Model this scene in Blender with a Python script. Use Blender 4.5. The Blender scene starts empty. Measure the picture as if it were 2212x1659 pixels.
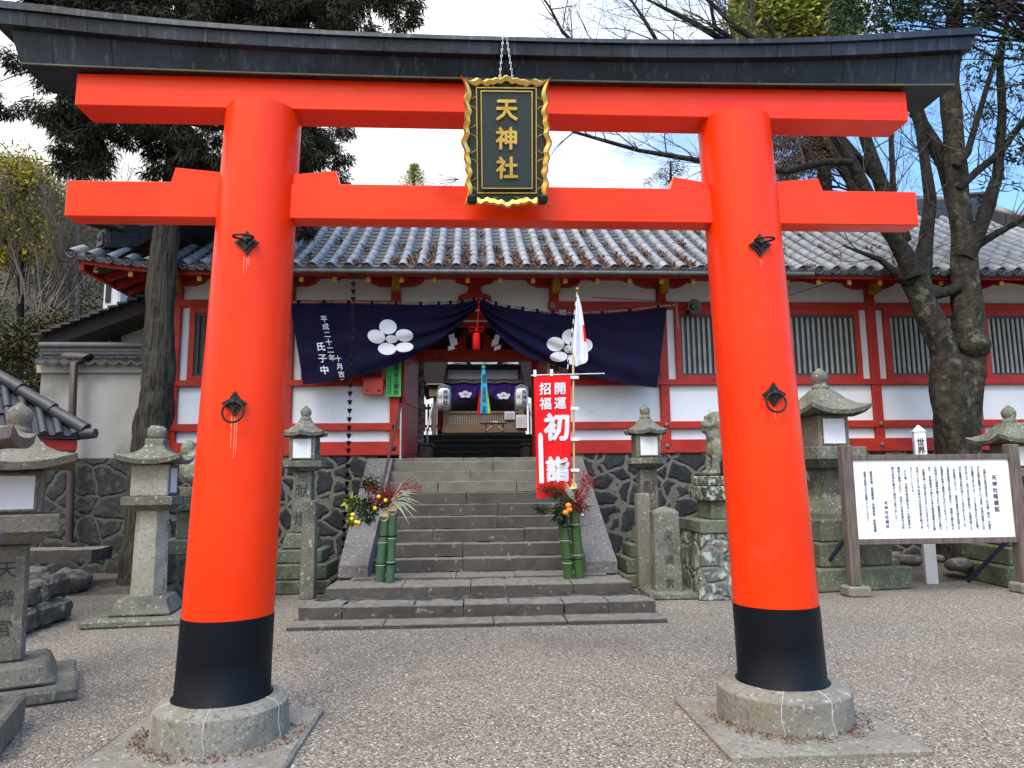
import bpy, bmesh, math, random
import numpy as np
from mathutils import Vector, Matrix, noise
from math import sin, cos, pi, radians, atan, tan, sqrt, exp
random.seed(7); np.random.seed(7)
SC = bpy.context.scene; COL = SC.collection

# ------------------------------------------------------------------ camera
FP, CX, CY = 1560.0, 1106.0, 829.5          # focal length and centre for a picture 2212 units wide
PIT, YAW, ROL, EYE = atan(1560/11430), atan(.0596), .0105, 1.5
fw = Vector((sin(YAW)*cos(PIT), cos(YAW)*cos(PIT), sin(PIT)))
r0 = Vector((cos(YAW), -sin(YAW), 0)); u0 = r0.cross(fw)
rt = r0*cos(ROL) - u0*sin(ROL); up = u0*cos(ROL) + r0*sin(ROL)
CAM = Vector((0, 0, EYE))
cd = bpy.data.cameras.new('camera'); cam = bpy.data.objects.new('camera', cd); COL.objects.link(cam)
cam.matrix_world = Matrix(((rt.x, up.x, -fw.x, 0), (rt.y, up.y, -fw.y, 0), (rt.z, up.z, -fw.z, EYE), (0, 0, 0, 1)))
cd.sensor_width = 36; cd.lens = FP/2212*36; cd.clip_end = 3000; cd.clip_start = .05
SC.camera = cam
def ray(x, y): return fw + rt*((x-CX)/FP) - up*((y-CY)/FP)
def atY(x, y, Y): d = ray(x, y); return CAM + d*(Y/d.y)
def atZ(x, y, Z=0): d = ray(x, y); return CAM + d*((Z-EYE)/d.z)

# ------------------------------------------------------------------ light
SUN_EL, SUN_AZ = radians(54), radians(200)     # behind the camera, a little to its left-hand side
w = bpy.data.worlds.new('World'); SC.world = w; w.use_nodes = True
nt = w.node_tree; nt.nodes.clear(); N = nt.nodes.new; L = nt.links.new
sky = N('ShaderNodeTexSky'); sky.sky_type = 'NISHITA'; sky.sun_disc = False
sky.sun_elevation = SUN_EL; sky.sun_rotation = SUN_AZ; sky.air_density = 1.2; sky.dust_density = 1.0; sky.ozone_density = 1.5
tc = N('ShaderNodeTexCoord'); mp = N('ShaderNodeMapping'); mp.inputs['Scale'].default_value = (1, 1, 1.8)
L(tc.outputs['Generated'], mp.inputs['Vector'])
nz = N('ShaderNodeTexNoise'); nz.inputs['Scale'].default_value = 1.7; nz.inputs['Detail'].default_value = 7; nz.inputs['Roughness'].default_value = .55
L(mp.outputs[0], nz.inputs['Vector'])
sep = N('ShaderNodeSeparateXYZ'); L(tc.outputs['Generated'], sep.inputs[0])
m1 = N('ShaderNodeMath'); m1.operation = 'MULTIPLY_ADD'; L(sep.outputs['X'], m1.inputs[0]); m1.inputs[1].default_value = -.75; L(nz.outputs['Fac'], m1.inputs[2])
cr = N('ShaderNodeValToRGB'); cr.color_ramp.elements[0].position = .28; cr.color_ramp.elements[1].position = .47
L(m1.outputs[0], cr.inputs[0])
mx = N('ShaderNodeMix'); mx.data_type = 'RGBA'; L(cr.outputs[0], mx.inputs['Factor']); sk2 = N('ShaderNodeVectorMath'); sk2.operation = 'MULTIPLY'; L(sky.outputs[0], sk2.inputs[0]); sk2.inputs[1].default_value = (1.7, 2.15, 2.55); L(sk2.outputs[0], mx.inputs[6]); mx.inputs[7].default_value = (10.2, 10.1, 10.1, 1)
bg = N('ShaderNodeBackground'); bg.inputs['Strength'].default_value = .118
dp = N('ShaderNodeVectorMath'); dp.operation = 'DOT_PRODUCT'; L(tc.outputs['Generated'], dp.inputs[0]); dp.inputs[1].default_value = (sin(SUN_AZ)*cos(SUN_EL), cos(SUN_AZ)*cos(SUN_EL), sin(SUN_EL))
gl0 = N('ShaderNodeMapRange'); L(dp.outputs['Value'], gl0.inputs[0]); gl0.inputs[1].default_value = -.1; gl0.inputs[2].default_value = 1; gl0.inputs[3].default_value = 1; gl0.inputs[4].default_value = 1.7
ml = N('ShaderNodeVectorMath'); ml.operation = 'SCALE'; L(mx.outputs[2], ml.inputs[0]); ze = N('ShaderNodeMapRange'); L(sep.outputs['Z'], ze.inputs[0]); ze.inputs[1].default_value = 0; ze.inputs[2].default_value = 1; ze.inputs[3].default_value = .58; ze.inputs[4].default_value = 1.75
mz = N('ShaderNodeMath'); mz.operation = 'MULTIPLY'; L(gl0.outputs[0], mz.inputs[0]); L(ze.outputs[0], mz.inputs[1]); L(mz.outputs[0], ml.inputs['Scale']); L(ml.outputs[0], bg.inputs['Color'])
ow = N('ShaderNodeOutputWorld'); L(bg.outputs[0], ow.inputs['Surface'])
sd = bpy.data.lights.new('sun', 'SUN'); sd.energy = 2.1; sd.angle = radians(20); sd.color = (1, .94, .86)
sun = bpy.data.objects.new('sun', sd); COL.objects.link(sun)
sdir = Vector((sin(SUN_AZ)*cos(SUN_EL), cos(SUN_AZ)*cos(SUN_EL), sin(SUN_EL)))
sun.rotation_euler = sdir.to_track_quat('Z', 'Y').to_euler()
SC.view_settings.view_transform = 'Standard'; SC.view_settings.look = 'None'; SC.view_settings.gamma = 1
SC.view_settings.exposure = .16
SC.cycles.max_bounces = 6; SC.cycles.diffuse_bounces = 2; SC.cycles.glossy_bounces = 3
SC.cycles.use_denoising = True; SC.cycles.caustics_reflective = False; SC.cycles.caustics_refractive = False

# ------------------------------------------------------------------ materials
def lnk(t, a, b): t.links.new(a, b)
def base_mat(name, rough=.7, metal=0, spec=.5):
    m = bpy.data.materials.new(name); m.use_nodes = True; t = m.node_tree; b = t.nodes['Principled BSDF']
    b.inputs['Roughness'].default_value = rough; b.inputs['Metallic'].default_value = metal; b.inputs['Specular IOR Level'].default_value = spec
    return m, t, b
def mixc(t, fac, a, b):
    n = t.nodes.new('ShaderNodeMix'); n.data_type = 'RGBA'
    for s, v in ((n.inputs['Factor'], fac), (n.inputs[6], a), (n.inputs[7], b)):
        if hasattr(v, 'links'): lnk(t, v, s)
        elif isinstance(v, tuple): s.default_value = v + (1,) if len(v) == 3 else v
        else: s.default_value = v
    return n.outputs[2]
def noise_fac(t, vec, scale, detail=5, lo=.4, hi=.6, dist=0, rough=.55):
    n = t.nodes.new('ShaderNodeTexNoise'); n.inputs['Scale'].default_value = scale; n.inputs['Detail'].default_value = detail
    n.inputs['Distortion'].default_value = dist; n.inputs['Roughness'].default_value = rough
    lnk(t, vec, n.inputs['Vector']); r = t.nodes.new('ShaderNodeMapRange'); lnk(t, n.outputs['Fac'], r.inputs[0])
    r.inputs[1].default_value = lo; r.inputs[2].default_value = hi; return r.outputs[0]
def coords(t, scale=(1, 1, 1), world=False):
    c = t.nodes.new('ShaderNodeNewGeometry' if world else 'ShaderNodeTexCoord'); m = t.nodes.new('ShaderNodeMapping'); m.inputs['Scale'].default_value = scale
    lnk(t, c.outputs['Position' if world else 'Object'], m.inputs['Vector']); return m.outputs[0]
def bump(t, b, h, strength=.3, dist=.01):
    n = t.nodes.new('ShaderNodeBump'); n.inputs['Strength'].default_value = strength; n.inputs['Distance'].default_value = dist
    lnk(t, h, n.inputs['Height']); lnk(t, n.outputs[0], b.inputs['Normal'])
def mat(name, c, c2=None, rough=.6, metal=0, scale=6, stretch=(1, 1, 1), lo=.35, hi=.65, bmp=.15, bs=None, bd=.004, spec=.5, c3=None, s3=2.0, lo3=.55, hi3=.7):
    m, t, b = base_mat(name, rough, metal, spec); v = coords(t, stretch, True)
    c2 = c2 or tuple(x*.8 for x in c)
    o = mixc(t, noise_fac(t, v, scale, 6, lo, hi), c, c2)
    if c3: o = mixc(t, noise_fac(t, v, s3, 7, lo3, hi3), o, c3)
    lnk(t, o, b.inputs['Base Color'])
    if bmp: bump(t, b, noise_fac(t, v, bs or scale*6, 4, .2, .8), bmp, bd)
    return m
def stone(name, base, dark, lichen, moss=None, ls=9, lich=(.56, .66), grain=120, rough=.9, dk=(.45, .7)):
    m, t, b = base_mat(name, rough, 0, .25); v = coords(t, (1, 1, 1), True)
    o = mixc(t, noise_fac(t, v, grain, 3, .3, .7), base, tuple(x*.6 for x in base))
    o = mixc(t, noise_fac(t, v, 3.2, 8, *dk), o, dark)
    if moss: o = mixc(t, noise_fac(t, v, 4.5, 7, .5, .68), o, moss)
    o = mixc(t, noise_fac(t, v, ls, 9, lich[0], lich[1], .3, .65), o, lichen)
    o = mixc(t, noise_fac(t, v, 38, 5, .56, .64), o, tuple(x*.45 for x in base)); o = mixc(t, noise_fac(t, v, 26, 6, .60, .68), o, lichen)
    lnk(t, o, b.inputs['Base Color'])
    a = t.nodes.new('ShaderNodeMath'); a.operation = 'ADD'; lnk(t, noise_fac(t, v, grain*.7, 5, .2, .8), a.inputs[0]); lnk(t, noise_fac(t, v, 14, 6, .2, .8), a.inputs[1])
    bump(t, b, a.outputs[0], .55, .006); return m
M = {}
def vermilion():
    m, t, b = base_mat('vermilion_paint', .32, 0, .22); v = coords(t, (1, 1, 1), True); v2 = coords(t, (.5, .5, 9), True); v3 = coords(t, (12, 12, .6), True)
    o = mixc(t, noise_fac(t, v, 1.1, 5, .35, .65), (.86, .038, .001), (.76, .028, .001))
    o = mixc(t, noise_fac(t, v, 2.5, 7, .62, .95), o, (.80, .06, .02))
    g = t.nodes.new('ShaderNodeMath'); g.operation = 'MULTIPLY'; lnk(t, noise_fac(t, v3, 2.5, 6, .64, .8), g.inputs[0]); g.inputs[1].default_value = .25
    o = mixc(t, g.outputs[0], o, (.55, .08, .04))
    lnk(t, o, b.inputs['Base Color']); r = t.nodes.new('ShaderNodeMapRange'); lnk(t, noise_fac(t, v, 5, 5, .3, .7), r.inputs[0]); r.inputs[3].default_value = .27; r.inputs[4].default_value = .42
    lnk(t, r.outputs[0], b.inputs['Roughness']); bump(t, b, noise_fac(t, v2, 18, 4, .2, .8), .08, .003); pass
    return m
M['verm'] = vermilion()
M['wallred'] = mat('red_timber_paint', (.40, .022, .012), (.28, .016, .010), .5, spec=.3, scale=3, c3=(.40, .20, .13), s3=7, lo3=.69, hi3=.73, stretch=(1, 1, 3))
M['plaster'] = mat('white_plaster', (.68, .70, .73), (.58, .605, .64), .9, scale=1.2, lo=.4, hi=.75, bmp=.1, c3=(.52, .50, .46), s3=3.2, lo3=.64, hi3=.78, spec=.2)
M['oldplaster'] = mat('old_grey_plaster', (.36, .345, .315), (.22, .212, .195), .95, scale=1.1, lo=.35, hi=.7, bmp=.2, c3=(.15, .14, .12), s3=.9, lo3=.56, hi3=.68, stretch=(1, 1, .6), spec=.2)
def copper():
    m, t, b = base_mat('dark_copper_sheet', .45, .1, .22); v = coords(t, (1, 1, 1), True)
    o = mixc(t, noise_fac(t, v, 2.2, 6, .35, .65), (.006, .008, .011), (.022, .028, .040))
    o = mixc(t, noise_fac(t, coords(t, (14, 14, 1), True), 2, 5, .55, .75), o, (.055, .065, .085))
    lnk(t, o, b.inputs['Base Color']); bump(t, b, noise_fac(t, v, 5, 4, .2, .8), .35, .02); return m
M['copper'] = copper()
M['copperedge'] = mat('mossy_copper_edge', (.10, .13, .06), (.05, .07, .04), .6)
M['lacquer'] = mat('black_lacquer', (.003, .004, .007), (.005, .006, .009), .42, scale=3, bmp=.03, spec=.14)
M['black'] = mat('black_iron', (.014, .013, .013), (.03, .027, .024), .5, metal=.6, scale=20)
M['gold'] = mat('gold_leaf', (.80, .55, .14), (.62, .38, .08), .3, metal=.85, scale=14, bmp=.15)
M['goldmatte'] = mat('gold_lettering', (.50, .33, .07), (.38, .24, .05), .45, metal=.5, scale=20)
M['navyboard'] = mat('dark_green_lacquer', (.012, .022, .022), (.018, .03, .03), .55, scale=60, bmp=.1)
M['steel'] = mat('galvanised_steel', (.55, .56, .58), (.40, .41, .43), .35, metal=.9, scale=15)
M['granite'] = stone('grey_granite', (.27, .245, .205), (.155, .14, .115), (.35, .33, .28), (.18, .165, .12), 8, (.6, .75), 130)
M['lantern'] = stone('weathered_granite', (.20, .19, .15), (.075, .072, .055), (.36, .37, .29), (.13, .14, .09), 13, (.60, .66))
M['lanterncream'] = stone('cream_granite', (.42, .385, .31), (.26, .24, .185), (.40, .38, .31), None, 7, (.60, .7))
M['mossy'] = stone('mossy_granite', (.17, .18, .125), (.06, .062, .04), (.28, .31, .21), (.125, .145, .085), 12, (.60, .70))
M['darkstone'] = stone('dark_step_stone', (.105, .092, .085), (.055, .048, .044), (.17, .16, .14), (.10, .10, .075), 10, (.60, .7), 90, .75)
M['granitedark'] = stone('brownish_step_stone', (.26, .24, .195), (.13, .12, .095), (.30, .28, .23), (.16, .15, .10), 8, (.6, .72), 110)
M['cheek'] = stone('speckled_stone', (.17, .155, .145), (.10, .092, .085), (.30, .28, .26), None, 70, (.58, .66), 90, .75)
M['lichened'] = stone('lichened_masonry', (.10, .10, .09), (.035, .035, .033), (.42, .45, .34), None, 11, (.50, .58))
def masonry(name, mort, dark, dark2, sc=2.6, wid=.075, off=(0, 0, 0), lich=None):
    m, t, b = base_mat(name, .8, 0, .35)
    c = t.nodes.new('ShaderNodeNewGeometry'); mp = t.nodes.new('ShaderNodeMapping'); mp.inputs['Scale'].default_value = (1, 1, 1.15); mp.inputs['Location'].default_value = off
    lnk(t, c.outputs['Position'], mp.inputs['Vector'])
    nn = t.nodes.new('ShaderNodeTexNoise'); nn.inputs['Scale'].default_value = 5; lnk(t, mp.outputs[0], nn.inputs['Vector'])
    ad = t.nodes.new('ShaderNodeMixRGB'); ad.blend_type = 'ADD'; ad.inputs[0].default_value = .13; lnk(t, mp.outputs[0], ad.inputs[1]); lnk(t, nn.outputs['Color'], ad.inputs[2])
    v = t.nodes.new('ShaderNodeTexVoronoi'); v.feature = 'DISTANCE_TO_EDGE'; v.inputs['Scale'].default_value = sc; lnk(t, ad.outputs[0], v.inputs['Vector'])
    v2 = t.nodes.new('ShaderNodeTexVoronoi'); v2.inputs['Scale'].default_value = sc; lnk(t, ad.outputs[0], v2.inputs['Vector'])
    r = t.nodes.new('ShaderNodeMapRange'); lnk(t, v.outputs['Distance'], r.inputs[0]); r.inputs[1].default_value = wid*.75; r.inputs[2].default_value = wid
    sp = t.nodes.new('ShaderNodeSeparateColor'); lnk(t, v2.outputs['Color'], sp.inputs[0])
    cell = mixc(t, sp.outputs[0], dark, dark2); cell = mixc(t, noise_fac(t, c.outputs['Position'], 9, 7, .5, .8), cell, tuple(x*2.0 for x in dark2))
    if lich: cell = mixc(t, noise_fac(t, c.outputs['Position'], 10, 8, .5, .6), cell, lich)
    mo = mixc(t, noise_fac(t, c.outputs['Position'], 7, 6, .35, .7), mort, tuple(x*.62 for x in mort))
    lnk(t, mixc(t, r.outputs[0], mo, cell), b.inputs['Base Color'])
    r2 = t.nodes.new('ShaderNodeMapRange'); lnk(t, v.outputs['Distance'], r2.inputs[0]); r2.inputs[1].default_value = wid*.6; r2.inputs[2].default_value = wid*2.2
    a = t.nodes.new('ShaderNodeMath'); a.operation = 'MULTIPLY_ADD'; lnk(t, noise_fac(t, c.outputs['Position'], 30, 5, .2, .8), a.inputs[0]); a.inputs[1].default_value = .25; lnk(t, r2.outputs[0], a.inputs[2])
    bump(t, b, a.outputs[0], .8, .03); return m
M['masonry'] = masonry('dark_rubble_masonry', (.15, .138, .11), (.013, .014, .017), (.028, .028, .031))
M['masonryd'] = masonry('dark_joint_rubble_masonry', (.075, .072, .06), (.014, .014, .015), (.026, .026, .026), 2.3, .05, (3, 1, 0), (.045, .05, .038))  # rubble with darker, narrower mortar joints
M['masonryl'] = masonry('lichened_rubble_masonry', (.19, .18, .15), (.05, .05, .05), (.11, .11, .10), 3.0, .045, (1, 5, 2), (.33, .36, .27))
def gravel():
    m, t, b = base_mat('fine_gravel', .85, 0, .3); g = t.nodes.new('ShaderNodeNewGeometry'); pos = g.outputs['Position']
    v = t.nodes.new('ShaderNodeTexVoronoi'); v.inputs['Scale'].default_value = 84; v.inputs['Randomness'].default_value = 1; lnk(t, pos, v.inputs['Vector'])
    sp = t.nodes.new('ShaderNodeSeparateColor'); lnk(t, v.outputs['Color'], sp.inputs[0])
    r = t.nodes.new('ShaderNodeValToRGB'); lnk(t, sp.outputs[0], r.inputs[0]); e = r.color_ramp; e.interpolation = 'CONSTANT'
    cols = [(0, (.072, .060, .050)), (.13, (.165, .135, .10)), (.34, (.245, .205, .155)), (.54, (.145, .125, .10)), (.66, (.30, .26, .205)), (.80, (.235, .17, .115)), (.90, (.39, .345, .28)), (.97, (.60, .56, .48))]
    e.elements[0].position = 0; e.elements[0].color = cols[0][1]+(1,); e.elements[1].position = cols[1][0]; e.elements[1].color = cols[1][1]+(1,)
    for p, c in cols[2:]:
        x = e.elements.new(p); x.color = c+(1,)
    o = mixc(t, noise_fac(t, pos, .8, 7, .50, .92), r.outputs[0], (.11, .09, .07))
    n2 = t.nodes.new('ShaderNodeMath'); n2.operation = 'MULTIPLY'; lnk(t, noise_fac(t, pos, .45, 3, .35, .65), n2.inputs[0]); n2.inputs[1].default_value = .12
    o = mixc(t, n2.outputs[0], o, (.34, .30, .25))
    lnk(t, o, b.inputs['Base Color'])
    a = t.nodes.new('ShaderNodeMath'); a.operation = 'MULTIPLY'; lnk(t, v.outputs['Distance'], a.inputs[0]); a.inputs[1].default_value = -1
    bump(t, b, a.outputs[0], 1.0, .012); return m
M['gravel'] = gravel()
M['earth'] = mat('bare_earth', (.10, .075, .055), (.06, .045, .035), .95, scale=4, bmp=.8, bs=30, bd=.02, c3=(.15, .12, .09), s3=12)
M['roundtile'] = mat('round_roof_tile', (.26, .265, .28), (.16, .165, .175), .55, scale=5, lo=.35, hi=.65, c3=(.12, .12, .12), s3=2.5, lo3=.5, hi3=.75, bmp=.2)
M['flattile'] = mat('flat_roof_tile', (.045, .047, .053), (.03, .031, .035), .6, scale=7, bmp=.2)
M['darktile'] = mat('dark_roof_tile', (.030, .032, .038), (.016, .017, .021), .5, scale=8, bmp=.2)
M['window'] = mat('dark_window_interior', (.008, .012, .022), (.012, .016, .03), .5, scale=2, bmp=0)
M['bar'] = mat('pale_green_window_bar', (.30, .31, .285), (.22, .23, .21), .7, scale=6)
M['winframe'] = mat('dark_green_window_frame', (.02, .03, .028), (.03, .04, .036), .6)
M['yellow'] = mat('ochre_end_paint', (.42, .24, .012), (.32, .18, .012), .55)
M['gutter'] = mat('grey_gutter', (.10, .10, .095), (.06, .06, .055), .5, metal=.3)
M['cloth'] = mat('indigo_curtain_cloth', (.0065, .005, .026), (.0045, .0035, .018), .9, scale=3, bmp=.15, bs=200, bd=.001, spec=.15)
M['purple'] = mat('purple_curtain_cloth', (.045, .018, .14), (.03, .012, .10), .9, scale=3, spec=.15)
M['white'] = mat('white_print', (.68, .68, .71), (.60, .60, .63), .8, scale=4, bmp=0, spec=.2)
M['paper'] = mat('white_paper', (.74, .74, .74), (.66, .66, .67), .9, scale=3, bmp=.05, spec=.2)
M['ink'] = mat('black_ink', (.012, .012, .016), (.018, .018, .022), .7, bmp=0)
M['inkblue'] = mat('faded_black_ink', (.05, .05, .09), (.07, .07, .11), .7, bmp=0)
M['red'] = mat('red_banner_cloth', (.78, .008, .010), (.70, .008, .010), .8, scale=3, spec=.2, bmp=.05)
M['redbox'] = mat('red_enamel', (.55, .025, .015), (.45, .02, .012), .4)
M['greensign'] = mat('green_sign_board', (.02, .42, .06), (.018, .36, .05), .5)
M['cyan'] = mat('light_blue_cloth', (.06, .50, .72), (.05, .42, .64), .8, spec=.2)
M['lime'] = mat('yellow_green_cloth', (.62, .66, .06), (.5, .55, .05), .8, spec=.2)
M['rope'] = mat('twisted_rope', (.30, .30, .28), (.02, .02, .03), .9, scale=60, lo=.45, hi=.55)
M['wood'] = mat('weathered_wood', (.22, .13, .075), (.13, .075, .045), .75, scale=4, stretch=(2, 2, 14))
M['woodgrey'] = mat('grey_weathered_wood', (.15, .115, .095), (.08, .06, .05), .85, scale=4, stretch=(8, 8, 1), bmp=.4)
M['woodlight'] = mat('pale_wood', (.60, .42, .20), (.50, .34, .16), .7, scale=4, stretch=(2, 2, 10))
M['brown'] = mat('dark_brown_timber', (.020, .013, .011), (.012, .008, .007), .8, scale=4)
M['pipe'] = mat('brown_downpipe', (.06, .035, .028), (.035, .022, .018), .5, scale=5)
M['bamboo'] = mat('green_bamboo', (.03, .075, .03), (.055, .115, .055), .38, scale=5, stretch=(3, 3, 1), lo=.3, hi=.7)
M['bamboodark'] = mat('deep_green_bamboo', (.026, .065, .012), (.045, .09, .02), .35, scale=5, stretch=(3, 3, 1))
M['bamboocut'] = mat('cut_bamboo', (.72, .55, .34), (.6, .42, .25), .7)
M['orange'] = mat('orange_fruit', (.9, .25, .01), (.8, .2, .01), .45)
M['berryy'] = mat('yellow_fruit', (.85, .62, .02), (.7, .5, .02), .45)
M['bluestrut'] = mat('dark_blue_strut', (.02, .035, .07), (.015, .025, .05), .5)
M['hornm'] = mat('olive_horn_metal', (.16, .16, .11), (.11, .11, .08), .5, metal=.3)
M['boxgrey'] = mat('pale_grey_metal', (.55, .57, .60), (.45, .47, .50), .5)
def leafm(name, cols, rough=.6, trans=.0):
    m, t, b = base_mat(name, rough, 0, .3); g = t.nodes.new('ShaderNodeNewGeometry'); r = t.nodes.new('ShaderNodeValToRGB'); lnk(t, g.outputs['Random Per Island'], r.inputs[0])
    e = r.color_ramp; e.elements[0].color = cols[0]+(1,); e.elements[1].color = cols[-1]+(1,)
    for i, c in enumerate(cols[1:-1]): x = e.elements.new((i+1)/(len(cols)-1)); x.color = c+(1,)
    lnk(t, r.outputs[0], b.inputs['Base Color']); b.inputs['Specular IOR Level'].default_value = .12; return m
M['cedar'] = leafm('cedar_foliage', [(.008, .011, .006), (.014, .018, .009), (.03, .032, .016), (.045, .036, .02)])
M['evergreen'] = leafm('glossy_evergreen_leaves', [(.008, .020, .008), (.016, .038, .012), (.03, .058, .02)], .4)
M['limeleaf'] = leafm('yellow_green_leaves', [(.09, .13, .02), (.20, .23, .03), (.32, .30, .05), (.05, .09, .02)], .45)
M['bambooleaf'] = leafm('yellowing_bamboo_leaves', [(.16, .17, .02), (.30, .26, .025), (.38, .28, .03), (.08, .10, .02)], .6)
M['hedge'] = leafm('olive_shrub_leaves', [(.02, .028, .012), (.045, .05, .022), (.085, .07, .04), (.035, .04, .02)], .7)
M['autumn'] = leafm('orange_tinged_leaves', [(.012, .022, .008), (.022, .034, .010), (.03, .04, .012), (.05, .05, .015), (.20, .085, .01)], .6)
M['rustleaf'] = leafm('rusty_cedar_sprays', [(.05, .035, .02), (.12, .05, .02), (.06, .06, .03)], .7)
M['litter'] = leafm('brown_leaf_litter', [(.07, .035, .022), (.15, .07, .04), (.24, .13, .08), (.05, .025, .018)], .8)
M['nandina'] = leafm('red_berries', [(.20, .008, .012), (.36, .014, .02), (.14, .006, .01)], .5)
M['blade'] = leafm('striped_grass_blades', [(.30, .36, .26), (.50, .52, .42), (.15, .22, .12)], .5)
M['twig'] = mat('grey_twigs', (.13, .105, .085), (.08, .066, .055), .9, bmp=0)
M['twigdark'] = mat('dark_twigs', (.045, .038, .034), (.07, .06, .05), .9, bmp=0)
def bark(name, c, c2, lich=None, zs=.35, sc=16):
    m, t, b = base_mat(name, .95, 0, .15); v = coords(t, (1, 1, zs), True); p = coords(t, (1, 1, 1), True)
    o = mixc(t, noise_fac(t, v, sc, 6, .38, .62), c, c2)
    if lich: o = mixc(t, noise_fac(t, p, 6, 8, .56, .66), o, lich)
    lnk(t, o, b.inputs['Base Color']); bump(t, b, noise_fac(t, v, sc*1.3, 6, .25, .75), 1.0, .03); return m
M['barkcedar'] = bark('fibrous_cedar_bark', (.068, .060, .048), (.022, .019, .015), (.058, .066, .042), .06, 30)
M['barktree'] = bark('lichened_bark', (.022, .019, .015), (.048, .040, .031), (.085, .09, .065), .8, 9)
M['barkdark'] = bark('dark_bark', (.014, .012, .011), (.028, .024, .021), None, .8, 9)
def clearm():
    m, t, b = base_mat('clear_plastic', .12, 0, .6); b.inputs['Base Color'].default_value = (.9, .92, .95, 1); b.inputs['Alpha'].default_value = .10
    v = coords(t, (1, 1, 1), True); bump(t, b, noise_fac(t, v, 14, 3, .2, .8), 1, .03); return m
M['plastic'] = clearm()

# ------------------------------------------------------------------ mesh builder
class MB:
    def __init__(s): s.v = []; s.f = []; s.sm = []; s.mi = []; s.cm = 0
    def add(s, vs, fs, smooth=False, xf=None):
        o = len(s.v); s.v += [tuple(xf @ Vector(p)) if xf else tuple(p) for p in vs]
        for f in fs: s.f.append(tuple(i+o for i in f)); s.sm.append(smooth); s.mi.append(s.cm)
        return s
    def box(s, c, d, bev=0, rz=0, xf=None, taper=None):
        x, y, z = (q/2 for q in d)
        R = Matrix.Translation(c) @ Matrix.Rotation(rz, 4, 'Z')
        if xf: R = xf @ R
        tx, ty = taper or (1, 1)
        if bev <= 0:
            vs = [(-x, -y, -z), (x, -y, -z), (x, y, -z), (-x, y, -z), (-x*tx, -y*ty, z), (x*tx, -y*ty, z), (x*tx, y*ty, z), (-x*tx, y*ty, z)]
            return s.add(vs, [(0, 3, 2, 1), (4, 5, 6, 7), (0, 1, 5, 4), (1, 2, 6, 5), (2, 3, 7, 6), (3, 0, 4, 7)], False, R)
        bev = min(bev, x*.9, y*.9, z*.9); vs = []; q = []
        for zz, inset in ((-z, bev), (-z+bev, 0), (z-bev, 0), (z, bev)):
            k = (zz+z)/(2*z); sx, sy = (1+(tx-1)*k), (1+(ty-1)*k)
            X, Y = x*sx-inset, y*sy-inset; b = bev if inset == 0 else bev*.5
            vs += [(-X+b, -Y, zz), (X-b, -Y, zz), (X, -Y+b, zz), (X, Y-b, zz), (X-b, Y, zz), (-X+b, Y, zz), (-X, Y-b, zz), (-X, -Y+b, zz)]
        for l in range(3):
            for i in range(8): j = (i+1) % 8; q.append((l*8+i, l*8+j, l*8+8+j, l*8+8+i))
        q.append(tuple(range(7, -1, -1))); q.append(tuple(24+i for i in range(8)))
        return s.add(vs, q, False, R)
    def b2(s, x0, x1, y0, y1, z0, z1, bev=0): return s.box(((x0+x1)/2, (y0+y1)/2, (z0+z1)/2), (abs(x1-x0), abs(y1-y0), abs(z1-z0)), bev)
    def beam(s, a, b, wd, ht, bev=0, roll=0):
        a, b = Vector(a), Vector(b); d = b-a; q = d.to_track_quat('X', 'Z').to_matrix().to_4x4()
        return s.box((0, 0, 0), (d.length, wd, ht), bev, 0, Matrix.Translation((a+b)/2) @ q @ Matrix.Rotation(roll, 4, 'X'))
    def tube(s, pts, rad, n=8, cap=True, smooth=True, jit=0):
        pts = [Vector(p) for p in pts]; rad = rad if hasattr(rad, '__len__') else [rad]*len(pts)
        t = (pts[1]-pts[0]).normalized(); a = t.orthogonal().normalized(); vs = []; fs = []
        for i, p in enumerate(pts):
            t2 = (pts[min(i+1, len(pts)-1)]-pts[max(i-1, 0)]).normalized()
            a = (a-t2*a.dot(t2)); a = a.normalized() if a.length > 1e-6 else t2.orthogonal().normalized(); b = t2.cross(a)
            for k in range(n):
                an = 2*pi*k/n; r = rad[i]
                if jit: r *= 1+jit*noise.noise(Vector((cos(an)*1.7, sin(an)*1.7, i*.35+p.x*3)))
                vs.append(p+a*cos(an)*r+b*sin(an)*r)
        for i in range(len(pts)-1):
            for k in range(n): j = (k+1) % n; fs.append((i*n+k, i*n+j, i*n+n+j, i*n+n+k))
        s.add(vs, fs, smooth)
        if cap: s.add(vs[:n], [tuple(range(n-1, -1, -1))]); s.add(vs[-n:], [tuple(range(n))])
        return s
    def lathe(s, prof, n=24, c=(0, 0, 0), smooth=True, cap=True, ph=0, sx=1, sy=1, sq=None, xf=None):
        vs = []; fs = []; T = Matrix.Translation(c)
        if xf: T = xf @ T
        for r, z in prof:
            for k in range(n):
                a = 2*pi*k/n+ph; vs.append((r*cos(a)*sx, r*sin(a)*sy, z))
        for i in range(len(prof)-1):
            for k in range(n): j = (k+1) % n; fs.append((i*n+k, i*n+j, i*n+n+j, i*n+n+k))
        s.add(vs, fs, smooth, T)
        if cap: s.add(vs[:n], [tuple(range(n-1, -1, -1))], False, T); s.add(vs[-n:], [tuple(range(n))], False, T)
        return s
    def grid(s, fn, nu, nv, smooth=True, flip=False):
        vs = [fn(i/nu, j/nv) for j in range(nv+1) for i in range(nu+1)]; w = nu+1
        fs = [(j*w+i, j*w+i+1, (j+1)*w+i+1, (j+1)*w+i) for j in range(nv) for i in range(nu)]
        if flip: fs = [f[::-1] for f in fs]
        return s.add(vs, fs, smooth)
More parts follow.
